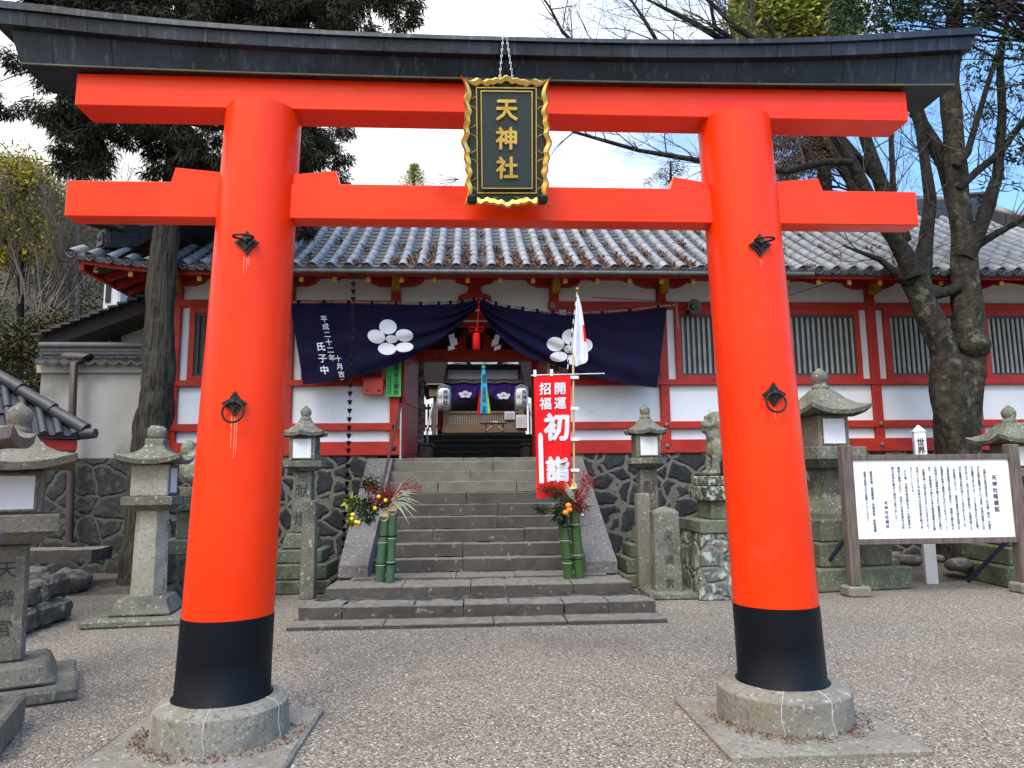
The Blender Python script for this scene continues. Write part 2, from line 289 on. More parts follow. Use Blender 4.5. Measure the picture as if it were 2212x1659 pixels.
    def prism(s, poly, depth, xf=None, smooth=False):     # poly in XZ, extruded along +Y
        n = len(poly); vs = [(x, 0, z) for x, z in poly]+[(x, depth, z) for x, z in poly]
        fs = [tuple(range(n)), tuple(range(2*n-1, n-1, -1))]; s.add(vs, fs, False, xf)
        s.add(vs, [(i, i+n, (i+1) % n+n, (i+1) % n) for i in range(n)], smooth, xf); return s
    def sphere(s, c, r, n=12, sc=(1, 1, 1), xf=None):
        m = n//2; vs = []; fs = []
        pr = [(max(sin(pi*i/m), .001)*r, -cos(pi*i/m)*r) for i in range(m+1)]
        T = Matrix.Translation(c) @ Matrix.Diagonal((sc[0], sc[1], sc[2], 1))
        if xf: T = xf @ T
        return s.lathe(pr, n, (0, 0, 0), True, False, 0, xf=T)
    def ring(s, c, R, r, ax='Y', n=28, m=8, xf=None):
        vs = []; fs = []
        for i in range(n):
            a = 2*pi*i/n
            for k in range(m):
                b = 2*pi*k/m; q = R+r*cos(b); p = (q*cos(a), r*sin(b), q*sin(a)) if ax == 'Y' else ((q*cos(a), q*sin(a), r*sin(b)) if ax == 'Z' else (r*sin(b), q*cos(a), q*sin(a)))
                vs.append((p[0]+c[0], p[1]+c[1], p[2]+c[2]))
        for i in range(n):
            for k in range(m): fs.append((i*m+k, ((i+1) % n)*m+k, ((i+1) % n)*m+(k+1) % m, i*m+(k+1) % m))
        return s.add(vs, fs, True, xf)
    def rough(s, size=.12, amt=.006, sc=5, keep=False):   # subdivide and roughen, for hewn stone
        bm = bmesh.new(); vv = [bm.verts.new(p) for p in s.v]
        for f, sm in zip(s.f, s.sm):
            try: bf = bm.faces.new([vv[i] for i in f]); bf.smooth = sm
            except ValueError: pass
        bmesh.ops.remove_doubles(bm, verts=bm.verts, dist=.0005)
        bmesh.ops.triangulate(bm, faces=[f for f in bm.faces if len(f.verts) > 4])
        for _ in range(5):
            es = [e for e in bm.edges if e.calc_length() > size]
            if not es or len(bm.faces) > 9000: break
            bmesh.ops.subdivide_edges(bm, edges=es, cuts=1, use_grid_fill=True)
        bm.normal_update()
        for v in bm.verts:
            n1 = noise.fractal(v.co*sc+Vector((3, 1, 7)), 1, 2, 4); v.co += v.normal*n1*amt
        bm.verts.index_update(); s.v = [tuple(v.co) for v in bm.verts]; s.f = [tuple(v.index for v in f.verts) for f in bm.faces]; s.sm = [f.smooth for f in bm.faces]; s.mi = [0]*len(s.f); bm.free(); return s
    def build_each(s, name, m, parent=None):        # every loose piece as a part of its own
        par = list(range(len(s.v)))
        def fd(a):
            while par[a] != a: par[a] = par[par[a]]; a = par[a]
            return a
        for f in s.f:
            for q in f[1:]: par[fd(q)] = fd(f[0])
        G_ = {}
        for f, sm in zip(s.f, s.sm): G_.setdefault(fd(f[0]), []).append((f, sm))
        for fs in G_.values():
            b = MB(); ix = {}
            for f, sm in fs:
                for q in f:
                    if q not in ix: ix[q] = len(b.v); b.v.append(s.v[q])
                b.f.append(tuple(ix[q] for q in f)); b.sm.append(sm); b.mi.append(0)
            b.build(name, m, parent)
    def build(s, name, m, parent=None, label=None, kind=None):
        me = bpy.data.meshes.new(name); off = ORG.get(parent.name, Vector((0, 0, 0))) if parent else Vector((0, 0, 0))
        vs = [(p[0]-off[0], p[1]-off[1], p[2]-off[2]) for p in s.v] if off.length else s.v
        me.from_pydata(vs, [], s.f); me.polygons.foreach_set('use_smooth', s.sm)
        for q in (m if isinstance(m, (list, tuple)) else [m]): me.materials.append(q)
        if any(s.mi): me.polygons.foreach_set('material_index', s.mi)
        me.update(); o = bpy.data.objects.new(name, me); COL.objects.link(o)
        if parent: o.parent = parent; ORG[o.name] = off
        if label: o['label'] = label
        if kind: o['kind'] = kind
        return o
ORG = {}
def thing(name, label, cat, loc=(0, 0, 0), group=None, local=False, rz=0):
    o = bpy.data.objects.new(name, None); COL.objects.link(o); o.location = loc; o.rotation_euler = (0, 0, rz); o['label'] = label; o['category'] = cat
    if group: o['group'] = group
    o.empty_display_size = .2; ORG[o.name] = Vector((0, 0, 0)) if local else Vector(loc); return o
def single(mb, name, m, label, cat, group=None, loc=None):      # a thing that is one mesh; origin moved to loc
    me = mb.build(name, m); me['label'] = label; me['category'] = cat
    if group: me['group'] = group
    if loc is not None:
        lv = Vector(loc); me.data.transform(Matrix.Translation(-lv)); me.location = lv
    return me
def struct(mb, name, m): o = mb.build(name, m); o['kind'] = 'structure'; return o
def dup(root, loc, label=None, rz=None, scale=None):
    r = root.copy(); COL.objects.link(r); r.location = loc
    if rz is not None: r.rotation_euler = (0, 0, rz)
    if scale: r.scale = scale
    if label: r['label'] = label
    for ch in list(root.children):
        c = ch.copy(); COL.objects.link(c); c.parent = r
        for g in ch.children: d = g.copy(); COL.objects.link(d); d.parent = c
    return r
# ------------------------------------------------------------------ lettering
_gc = {}
def glyph(ch, bold=0, rnd=False):
    k = ch; bold = 0
    if k not in _gc:
        cu = bpy.data.curves.new('t', 'FONT'); cu.body = ch; cu.size = 1; cu.resolution_u = 2
        o = bpy.data.objects.new('t', cu); COL.objects.link(o); bpy.context.view_layer.update()
        me = bpy.data.meshes.new_from_object(o.evaluated_get(bpy.context.evaluated_depsgraph_get()))
        vs = [(v.co.x, v.co.y) for v in me.vertices]; fs = [tuple(p.vertices) for p in me.polygons]
        bpy.data.objects.remove(o); bpy.data.curves.remove(cu); bpy.data.meshes.remove(me)
        wide = ord(ch) > 0x2000
        cx = .5*(1.0 if wide else (max([v[0] for v in vs] or [0]))); cy = .33
        _gc[k] = ([(x-(.48 if wide else cx), y-cy) for x, y in vs], fs)
    return _gc[k]
def write(mb, s, cx, cz, size, fn, bold=0, vertical=True, pitch=1.0, wx=1.0, thick=0):
    # lays glyphs in (a,b) plane coordinates; fn(a,b) -> world point. thick: second layer offset through fn(a,b,h)
    for i, ch in enumerate(s):
        if ch in ' 　': continue
        vs, fs = glyph(ch, bold)
        ox, oz = (cx, cz-(i+.5)*size*pitch) if vertical else (cx+(i+.5)*size*pitch, cz)
        if ch in '、。' and vertical: ox += size*.45; oz += size*.45
        P = [(ox+x*size*wx, oz+y*size) for x, y in vs]
        if bold:
            for q, (dx, dy) in enumerate(((1, 0), (-1, 0), (0, 1), (0, -1), (.7, .7), (-.7, -.7))):
                W_ = []
                for a, b in P:
                    a2, b2 = a+dx*bold*size, b+dy*bold*size; p = fn(a2, b2, thick) if thick else fn(a2, b2); W_.append(p+(CAM-p).normalized()*.0007*(q+1))
                mb.add(W_, fs)
        if not thick: mb.add([fn(a, b) for a, b in P], fs)
        else:
            n = len(P); mb.add([fn(a, b, thick) for a, b in P], fs)
            ed = {}
            for f in fs:
                for q in range(len(f)): ed[(f[q], f[(q+1) % len(f)])] = 1
            side = [(a, b) for a, b in ed if (b, a) not in ed]
            mb.add([fn(a, b, thick) for a, b in P]+[fn(a, b, 0) for a, b in P], [(b, a, a+n, b+n) for a, b in side])
    return mb
def write_each(name, m, parent, s, cx, cz, size, fn, bold=0, pitch=1.0, thick=0):
    for i, ch in enumerate(s):
        if ch in ' \u3000': continue
        b = MB(); write(b, ch, cx, cz-i*size*pitch, size, fn, bold, True, pitch, 1.0, thick); b.build(name, m, parent)
# ------------------------------------------------------------------ foliage
def leaves(mb, cs, n, L=.06, W=.015, droop=.5, spread=None, tri=False):
    # cs: list of (centre, radius(vec or float)); n leaves each
    for c, r in cs:
        r = np.array(r if hasattr(r, '__len__') else (r, r, r), float); c = np.array(c, float)
        p = np.random.normal(size=(n, 3)); p /= np.linalg.norm(p, axis=1)[:, None]; p *= (np.random.rand(n, 1)**.5)
        base = c+p*r; d = p*.7+np.random.normal(size=(n, 3))*.6; d[:, 2] -= droop; d /= np.linalg.norm(d, axis=1)[:, None]
        s = np.cross(d, np.random.normal(size=(n, 3))); s /= np.linalg.norm(s, axis=1)[:, None]
        l = L*(.6+.8*np.random.rand(n, 1)); w_ = W*(.7+.6*np.random.rand(n, 1))
        a = base; b = base+d*l*.5+s*w_; e = base+d*l; g = base+d*l*.5-s*w_
        o = len(mb.v)
        if tri:
            V = np.stack([a-s*w_, a+s*w_, e], 1).reshape(-1, 3); mb.v += V.tolist(); mb.f += [(o+3*i, o+3*i+1, o+3*i+2) for i in range(n)]
        else:
            V = np.stack([a, b, e, g], 1).reshape(-1, 3); mb.v += V.tolist(); mb.f += [(o+4*i, o+4*i+1, o+4*i+2, o+4*i+3) for i in range(n)]
        mb.sm += [False]*n; mb.mi += [mb.cm]*n
    return mb
def wig(a, b, n=6, amp=.08, sag=0):
    a, b = Vector(a), Vector(b); pts = []; sd = random.random()*50
    for i in range(n+1):
        k = i/n; p = a.lerp(b, k); e = amp*(b-a).length*sin(pi*k)
        p += Vector((noise.noise(Vector((sd, k*3, 0))), noise.noise(Vector((sd, k*3, 9))), noise.noise(Vector((sd, k*3, 20)))))*e*2; p.z -= sag*sin(pi*k)*(b-a).length; pts.append(p)
    return pts
def branch(mb, a, d, ln, r, depth, n=6, sp=.5, upb=.15, kids=3, tips=None, minr=.0015):
    d = d.normalized(); pts = [a]; p = a.copy(); st = 4
    for i in range(st):
        d = (d+Vector((random.gauss(0, .13), random.gauss(0, .13), random.gauss(0, .13)+upb*.25))).normalized(); p = p+d*ln/st; pts.append(p.copy())
    mb.tube(pts, [max(r*(1-.16*i), minr) for i in range(st+1)], n, False)
    if tips is not None: tips.append(pts[-1])
    if depth > 0:
        for _ in range(kids):
            k = random.choice((1, 2, 3, 4)); q = pts[k]
            dd = (d+Vector((random.gauss(0, sp), random.gauss(0, sp), random.gauss(0, sp)+upb))).normalized()
            branch(mb, q, dd, ln*random.uniform(.5, .8), max(r*(.62-.08*k), minr), depth-1, max(3, n-1), sp, upb, kids, tips, minr)
M['mossylion'] = stone('mossy_carved_stone', (.22, .23, .17), (.07, .075, .055), (.34, .37, .28), (.15, .17, .11), 12, (.56, .66))
M['granitewarm'] = stone('warm_weathered_granite', (.22, .20, .16), (.10, .09, .07), (.27, .265, .21), (.14, .13, .09), 7, (.6, .7))
M['lanternwarm'] = stone('warm_brown_stone', (.27, .22, .17), (.17, .14, .11), (.30, .30, .24), None, 6, (.62, .74))
M['engrave'] = mat('engraved_shadow', (.030, .028, .024), (.05, .046, .04), .95)
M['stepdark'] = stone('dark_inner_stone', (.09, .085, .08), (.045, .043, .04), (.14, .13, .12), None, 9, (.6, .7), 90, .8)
M['latt'] = mat('lattice_wood', (.34, .27, .20), (.26, .20, .14), .8, scale=5)
M['mottle'] = mat('mottled_grey_bark', (.42, .44, .46), (.12, .12, .13), .9, scale=14, lo=.42, hi=.58)
M['panelwhite'] = mat('glossy_white_panel', (.86, .87, .88), (.80, .81, .83), .35, scale=2, bmp=0)
M['pebble'] = leafm('loose_pebbles', [(.05, .045, .042), (.16, .135, .11), (.25, .21, .17), (.33, .30, .25), (.20, .145, .105), (.50, .47, .41)], .8)
M['mortar'] = mat('pale_mortar', (.38, .37, .33), (.26, .25, .22), .9, scale=20)
M['hillm'] = mat('leaf_covered_slope', (.075, .065, .042), (.04, .04, .025), .95, scale=3, bmp=.8, bs=12, bd=.1)
M['drip'] = mat('pale_drip_marks', (.95, .32, .20), (.9, .22, .12), .5, bmp=0)
def lit_tread_stone(name, rise, tread, lichen):
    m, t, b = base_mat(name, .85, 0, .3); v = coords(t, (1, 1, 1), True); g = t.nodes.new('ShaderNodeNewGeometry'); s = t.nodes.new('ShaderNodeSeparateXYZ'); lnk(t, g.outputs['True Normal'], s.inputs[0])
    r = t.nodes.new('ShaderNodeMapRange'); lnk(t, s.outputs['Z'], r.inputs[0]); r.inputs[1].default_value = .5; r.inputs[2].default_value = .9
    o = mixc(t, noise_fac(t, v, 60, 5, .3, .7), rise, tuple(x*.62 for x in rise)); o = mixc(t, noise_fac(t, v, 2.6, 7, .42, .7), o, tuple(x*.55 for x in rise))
    tr = mixc(t, noise_fac(t, v, 14, 6, .35, .65), tread, tuple(x*.6 for x in tread)); o = mixc(t, r.outputs[0], o, tr)      # upward faces painted paler, imitating light falling on the treads
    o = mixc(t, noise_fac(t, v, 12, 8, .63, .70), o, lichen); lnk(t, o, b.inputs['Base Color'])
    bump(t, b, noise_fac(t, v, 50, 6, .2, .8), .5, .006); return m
M['darkstone'] = lit_tread_stone('dark_step_stone', (.098, .084, .068), (.19, .168, .14), (.21, .20, .155))
M['granitedark'] = lit_tread_stone('brownish_step_stone', (.20, .18, .14), (.30, .28, .235), (.12, .13, .08))
# ================================================================== ground
g = MB(); g.b2(-60, 60, -25, 9.9, -.5, 0); 
gr = MB()
n = 60
gr.grid(lambda u, v: (-60+120*u, -25+125*v, 0.0), 60, 60, False)
struct(gr, 'gravel_ground', M['gravel'])
tb = MB()                                                    # raised earth strip in front of the retaining wall
def terr(x0, x1, y0, zz):
    tb.grid(lambda u, v: (x0+(x1-x0)*u, y0+(12.95-y0)*v, -.03+zz*min(1, v*4)+.03*noise.noise(Vector((u*(x1-x0)*2, v*6, 3)))), 40, 14, True)
terr(4.1, 16, 10.35, .17); terr(-9, -2.9, 10.6, .12)
struct(tb, 'earth_bank', M['earth'])
# ================================================================== torii
T = thing('torii_gate', 'large vermilion torii gate with black copper roofed lintel spanning the gravel forecourt', 'torii gate', (.24, 4.65, 0))
TY = 4.65
for (xb, xt, rb, rtp) in ((-1.485, -1.372, .268, .242), (1.96, 1.845, .262, .243)):
    def cx_(z): return xb+(xt-xb)*(z-.26)/3.66
    def rr(z): return rb+(rtp-rb)*(z-.26)/3.66
    p = MB(); zs = [.255+3.70*i/24 for i in range(25)]
    zs = [z for z in zs if z > .74]; zs = [.72]+zs
    vs = []; fs = []; nn = 48
    for z in zs: vs += [(cx_(z)+rr(z)*cos(2*pi*k/nn), TY+rr(z)*sin(2*pi*k/nn), z) for k in range(nn)]
    for i in range(len(zs)-1): fs += [(i*nn+k, i*nn+(k+1) % nn, (i+1)*nn+(k+1) % nn, (i+1)*nn+k) for k in range(nn)]
    p.add(vs, fs, True); p.add(vs[-nn:], [tuple(range(nn))])
    P_ = p.build('pillar', M['verm'], T)
    b = MB(); zs2 = [.245, .26, .275, .5, .70, .722]; ex = [.022, .022, .006, .004, .004, .003]
    vs = []; fs = []
    for z, e in zip(zs2, ex): vs += [(cx_(z)+(rr(z)+e)*cos(2*pi*k/nn), TY+(rr(z)+e)*sin(2*pi*k/nn), z) for k in range(nn)]
    for i in range(len(zs2)-1): fs += [(i*nn+k, i*nn+(k+1) % nn, (i+1)*nn+(k+1) % nn, (i+1)*nn+k) for k in range(nn)]
    b.add(vs, fs, True); b.add(vs[-nn:], [tuple(range(nn))]); b.build('base_band', M['lacquer'], P_)
    c = MB(); xc = cx_(.2); nn2 = 40
    kr = .93 if xb > 0 else .89
    c.lathe([(.445*kr, 0), (.437*kr, .04), (.428*kr, .212), (.424*kr, .219), (.416*kr, .223), (.35, .241), (.29, .257), (.02, .262)], nn2, (xc, TY, 0), False); c.rough(.05, .004, 7)
    PL = c.build('plinth', M['granite'], T)
    s = MB()
    for an in ((-1.25, -2.0, .6) if xb > 0 else (-1.5, -2.6, -.3)):      # pale mortar joints
        pts = [(xc+r*cos(an+.03*sin(z*30)), TY+r*sin(an+.03*sin(z*30)), z) for r, z in ((.29, .256), (.35, .240), (.416*kr, .221), (.426*kr, .214), (.431*kr, .12), (.437*kr, .06), (.444*kr, .01))]
        s.tube(pts, .0045, 5)
    s.build_each('mortar_joint', M['mortar'], PL)
    sl = MB(); a = .55; sl.box((xc-.03+(-.02 if xb < 0 else .03), TY-.08, .0), (1.13, 1.08, .07), .012); sl.rough(.07, .007, 6)
    struct(sl, 'stone_slab', M['granite'])
    lt = MB()
    for _ in range(230):
        an = random.uniform(-3.3, .3); r = random.uniform(.40, .50); lt_p = (xc+r*cos(an), TY+r*sin(an), .045)
        leaves(lt, [(lt_p, .012)], 3, .015, .005, 0)
    o_ = struct(lt, 'fallen_leaf_litter', M['litter']); o_['kind'] = 'stuff'
    for zc, upturn in ((2.985 if xb < 0 else 3.0, True), (1.985 if xb < 0 else 2.03, False)):
        x0 = cx_(zc)+(.03 if xb < 0 else .0); yf = TY-rr(zc)-.004
        fit = thing('door_pull_plate', '', 'ring fitting', (x0, yf, zc)) if False else None
        q = MB(); s_ = .078; poly = []
        for k in range(4):
            a0 = pi/2*k
            for da, rad in ((0, 1.0), (.22, .78), (.38, .66), (.62, .62), (pi/4, .50), (pi/2-.62, .62), (pi/2-.38, .66), (pi/2-.22, .78)):
                poly.append((rad*s_*cos(a0+da), rad*s_*sin(a0+da)))
        q.prism([(x0+x, zc+z) for x, z in poly], .012, Matrix.Translation((0, yf-.012, 0)))
        q.prism([(x0+x*.62, zc+z*.62) for x, z in poly], .012, Matrix.Translation((0, yf-.022, 0)))
        q.sphere((x0, yf-.03, zc+.008), .016, 10, (1, 1, 1.2)); q.sphere((x0-.0, yf-.018, zc-.045), .006); q.sphere((x0, yf-.018, zc+.05), .006)
        q.sphere((x0-.048, yf-.018, zc), .006); q.sphere((x0+.048, yf-.018, zc), .006)
        PLT = q.build('ring_plate', M['black'], P_)
        dr = MB()
        for dx in ((-.016, .002, .014) if xb < 0 else (.004,)):
            z1_ = zc-.075-.02*random.random(); L9 = (.24 if not upturn else .10)*random.uniform(.6, 1.1)*(1 if xb < 0 else .5)
            for q in range(6):
                za, zb_2 = z1_-L9*q/6, z1_-L9*(q+1)/6; wq_ = .0022*(1-q/9)
                pa_ = [(x0+dx-wq_, za), (x0+dx+wq_, za), (x0+dx+wq_, zb_2), (x0+dx-wq_, zb_2)]
                dr.add([(px_, TY-sqrt(max(.001, (rr(pz_)+.0015)**2-(px_-cx_(pz_))**2)), pz_) for px_, pz_ in pa_], [(3, 2, 1, 0)])
        dr.build_each('drip_streak', M['drip'], P_) if 0 else dr.build('drip_streaks', M['drip'], P_)
        rg = MB()
        if upturn: rg.ring((0, 0, 0), .058, .0075, 'Z', xf=Matrix.Translation((x0+.0, yf-.082, zc+.013)) @ Matrix.Rotation(.10, 4, 'X'))
        else: rg.ring((0, 0, 0), .062, .0075, 'Y', xf=Matrix.Translation((x0-.0, yf-.034, zc-.052)) @ Matrix.Rotation(-.12, 4, 'X'))
        rg.build('pull_ring', M['black'], PLT)
nk = MB(); nk.b2(-2.575, 3.07, 4.57, 4.72, 3.212, 3.452, .006); nk.build('lower_tie_beam', M['verm'], T)
sh = MB(); sh.b2(-2.54, 3.035, 4.53, 4.77, 3.945, 4.165, .005); sh.build('upper_beam', M['verm'], T)
for x0, x1, x2, x3, h0, h1 in ((-1.90, -1.62, -1.92, -1.60, .075, .06), (-1.19, -.90, -1.19, -.86, .085, .062), (1.33, 1.60, 1.29, 1.60, .062, .09), (2.09, 2.33, 2.09, 2.37, .07, .085)):
    wq = MB(); inner = x0 > -1.3 and x0 < 1.9
    poly = [(x2, 3.453), (x3, 3.453), (x1, 3.453+(.055 if abs(x1) < abs(x0) or x1 == 1.60 else .105)), (x0, 3.453+(.105 if abs(x1) < abs(x0) or x1 == 1.60 else .055))]
    if x0 == -1.90: poly = [(-1.93, 3.453), (-1.60, 3.453), (-1.60, 3.525), (-1.905, 3.555)]
    if x0 == -1.19: poly = [(-1.20, 3.453), (-.85, 3.453), (-.875, 3.548), (-1.20, 3.515)]
    if x0 == 1.33: poly = [(1.36, 3.453), (1.63, 3.453), (1.63, 3.50), (1.385, 3.54)]
    if x0 == 2.09: poly = [(2.08, 3.453), (2.42, 3.453), (2.39, 3.545), (2.08, 3.515)]
    wq.prism(poly, .12, Matrix.Translation((0, 4.585, 0))); wq.build('wedge', M['verm'], T)
# kasagi: sections swept along X with rising ends
def lift(x): k = abs((x-.25)/3.1); return k**2.6
def sweep(mb, sec, x0, x1, n=44, caps=True):
    vs = []; fs = []; m = len(sec(0))
    for i in range(n+1):
        x = x0+(x1-x0)*i/n; vs += [(x+dx, y, z) for dx, y, z in sec(x)]
    for i in range(n): fs += [(i*m+k, i*m+(k+1) % m, (i+1)*m+(k+1) % m, (i+1)*m+k) for k in range(m)]
    mb.add(vs, fs, False)
    if caps: mb.add(vs[:m], [tuple(range(m-1, -1, -1))]); mb.add(vs[-m:], [tuple(range(m))])
KX0, KX1 = -2.86, 3.34
def eq(x, a): return a*(1 if x > .25 else -1)*max(0, abs(x-.25)-2.9)/.2     # slanted ends
K = MB()
sweep(K, lambda x: [(0, 4.47, 4.150+.035*lift(x)), (0, 4.83, 4.150+.035*lift(x)), (eq(x, .045), 4.90, 4.262+.125*lift(x)), (eq(x, .045), 4.42, 4.262+.125*lift(x))], KX0, KX1, 60)
KO = K.build('copper_lintel', M['copper'], T)
K2 = MB()
sweep(K2, lambda x: [(eq(x, .05), 4.365, 4.264+.125*lift(x)), (eq(x, .05), 4.935, 4.264+.125*lift(x)), (eq(x, .07), 4.945, 4.342+.135*lift(x)), (eq(x, .07), 4.355, 4.342+.135*lift(x))], KX0-.06, KX1+.02, 60)
K2.build('upper_fascia', M['copper'], KO)
K3 = MB()
sweep(K3, lambda x: [(eq(x, .07), 4.335, 4.344+.135*lift(x)), (eq(x, .07), 4.965, 4.344+.135*lift(x)), (eq(x, .09), 4.96, 4.374+.16*lift(x)), (eq(x, .09), 4.65, 4.455+.17*lift(x)), (eq(x, .09), 4.34, 4.374+.16*lift(x))], KX0-.075, KX1+.035, 60)
K3.build('roof_cap', M['copper'], KO)
sm = MB()                                                   # standing seams on the fasciae
for i in range(17):
    x = -2.66+.372*i
    l = lift(x); e0 = eq(x, .0); e1 = eq(x, .045)
    sm.beam((x+e0, 4.468, 4.152+.035*l), (x+e1, 4.419, 4.26+.125*l), .005, .006)
    x2 = x-.12; l = lift(x2); sm.beam((x2, 4.363, 4.266+.125*l), (x2+.003, 4.354, 4.340+.135*l), .004, .005)
sm.build_each('sheet_seam', M['copper'], KO)
me_ = MB(); sweep(me_, lambda x: [(0, 4.463, 4.147+.035*lift(x)), (0, 4.475, 4.147+.035*lift(x)), (0, 4.473, 4.155+.035*lift(x)), (0, 4.462, 4.155+.035*lift(x))], KX0, KX1, 40); me_.build('mossy_edge', M['copperedge'], KO)
# ------------------------------------------------------------------ name plaque
pt, pb = atY(1090, 166, 4.20), atY(1088, 450, 4.42)
ax = Vector((1, 0, .012)).normalized(); az = (pt-pb).normalized(); az = (az-ax*az.dot(ax)).normalized(); ay = ax.cross(az)
PO = (pt+pb)/2; PO.x = .238; H2 = (pt-pb).length/2; W2 = .283
PX = Matrix(((ax.x, -ay.x*-1, az.x, PO.x), (ax.y, ay.y, az.y, PO.y), (ax.z, ay.z, az.z, PO.z), (0, 0, 0, 1)))
ayv = az.cross(ax)     # away from viewer
PX = Matrix(((ax.x, ayv.x, az.x, PO.x), (ax.y, ayv.y, az.y, PO.y), (ax.z, ayv.z, az.z, PO.z), (0, 0, 0, 1)))
Q = thing('name_plaque', 'black and gold plaque reading the shrine name hung in the middle of the torii', 'plaque', tuple(PO))
def outline(inset):
    W_, H_ = W2-inset, H2-inset; pts = []
    def side(n, f): return [f(i/n) for i in range(n)]
    def wav(t, kind):    # inward wave profile: horned corners, scallops, bulged middle
        d = min(t, 1-t)
        if d < .10: return .0+.030*(d/.10)**.7
        a = .030-.012*abs(sin((d-.10)/.40*pi*2.5)) + .004*sin(d*60)
        if abs(t-.5) < .17: a -= .018*cos((t-.5)/.17*pi/2)
        return a
    N_ = 44
    pts += side(N_, lambda t: (-W_+2*W_*t, -H_+wav(t, 0)))
    pts += side(N_+20, lambda t: (W_-wav(t, 1), -H_+2*H_*t))
    pts += side(N_, lambda t: (W_-2*W_*t, H_-wav(t, 0)))
    pts += side(N_+20, lambda t: (-W_+wav(t, 1), H_-2*H_*t))
    return pts
bd = MB(); o1 = outline(0); o2 = outline(.036); n1 = len(o1)
vs = [(x, -.030, z) for x, z in o1]+[(x, -.050, z) for x, z in outline(.012)]+[(x, -.040, z) for x, z in o2]+[(x*.98, .02, z*.98) for x, z in o1]+[(x, -.022, z) for x, z in outline(.040)]
fs = []
for a, b in ((3, 0), (0, 1), (1, 2), (2, 4)): fs += [(a*n1+i, a*n1+(i+1) % n1, b*n1+(i+1) % n1, b*n1+i) for i in range(n1)]
bd.add(vs, fs, False, PX); bd.build('gilt_frame', M['gold'], Q)
bb = MB(); bb.prism(outline(.034), .03, PX @ Matrix.Translation((0, -.014, 0))); BB = bb.build('lacquer_board', M['navyboard'], Q)
pn = MB()
for a, c_, d_ in ((.160, .300, -.030),):
    pn.box((0, d_, .012), (2*a, .03, 2*c_), .004, 0, PX)
pn.build('inner_panel', M['navyboard'], Q)
gl = MB()
for a, c_, d_ in ((.186, .318, -.024), (.158, .292, -.048)):
    z0 = .010
    for sx in (-1, 1): gl.box((sx*a, d_, z0), (.006, .010, 2*c_+.006), 0, 0, PX)
    for sz in (-1, 1): gl.box((0, d_, z0+sz*c_), (2*a-.006, .010, .006), 0, 0, PX)
gl.build('gilt_line', M['gold'], Q)
fl = MB()
def scroll(cx, cz, fx, fz, s=.03, vert=False):
    pts = []
    for i in range(15):
        t = i/14; an = -pi*.5+t*pi*1.25; r = s*(1-.35*t); x = cx+fx*(s+ -r*cos(an)*.9) ; z = cz+fz*(r*sin(an)*.6+.0)
        pts.append((z, x) if vert else (x, z))
    fl.tube([PX @ Vector((a, -.024, b)) for a, b in pts], .0028, 5)
for cx_2, cz_2 in ((-.095, -.345), (.085, -.345), (-.095, .348), (.085, .348)):
    scroll(cx_2, cz_2, 1, 1, .026); scroll(cx_2, cz_2, -1, 1, .026)
for zz in (.24, .07, -.08, -.25):
    for sx in (-1, 1):
        for f in (1, -1):
            pts = [(sx*(.214+.018*cos(a)*1.0), zz+f*(.012+.028*(a/4))) for a in [i*.35 for i in range(12)]]
            fl.tube([PX @ Vector((a, -.024, b)) for a, b in pts], .0025, 5)
fl.build_each('gilt_scroll', M['goldmatte'], Q)
for ch, zc in zip('天神社', (.192, .018, -.160)):
    t_ = MB(); write(t_, ch, -.003, zc+.066, .140, lambda a, b, h=0: PX @ Vector((a, -.045-h, b)), .032, thick=.008)
    t_.build('gilt_character', M['gold'], Q)
for sx in (-1, 1):
    k_ = MB(); k_.box((sx*.222, -.045, -.352), (.062, .12, .055), .012, 0, PX); k_.build('support_block', M['copper'], Q)
for sx in (-1, 1):
    ch_ = MB(); a = PX @ Vector((sx*.042+.0, -.02, H2-.03)); b = Vector((.235+sx*.008, 4.335, 4.40)); nlk = 15
    a2, b2_ = a, b
    for i in range(nlk):
        p = a2.lerp(b2_, (i+.5)/nlk); d = (b2_-a2).normalized(); R_ = d.to_track_quat('Z', 'Y').to_matrix().to_4x4()
        ch_.ring((0, 0, 0), .0065, .0017, 'Y' if i % 2 else 'X', 12, 5, Matrix.Translation(p) @ R_ @ Matrix.Diagonal((1, 1, 1.75, 1)))
    ch_.build('chain', M['steel'], Q)
tw = MB()
for i in range(9):
    a = Vector((-.06-.02*random.random(), 4.50, 3.465)); d = Vector((-1, -.15+random.gauss(0, .1), random.uniform(-.5, .35)))
    branch(tw, a, d, .13, .002, 1, 4, .5, 0, 2, minr=.0008)
single(tw, 'twig_bundle', M['twigdark'], 'small bundle of dry twigs caught beside the plaque on the lower beam', 'twigs', loc=(-.07, 4.5, 3.46))
# ================================================================== shrine gate building
W = 12.9
G = thing('shrine_gate_building', 'long white walled red timbered shrine gate building with grey tiled roof above the stone stairs', 'shrine building', (0, W, 2.0))
Z0, Z1, Z2, Z3, Z4, Z5, Z6, Z7 = 2.0, 2.24, 2.44, 2.57, 3.235, 3.43, 4.635, 4.79   # rails up the wall
POSTS = [-5.2, -3.22, -1.33, 1.56, 3.56, 5.52, 7.56, 9.48, 11.4, 13.3]
XL, XR = POSTS[0], 14.6
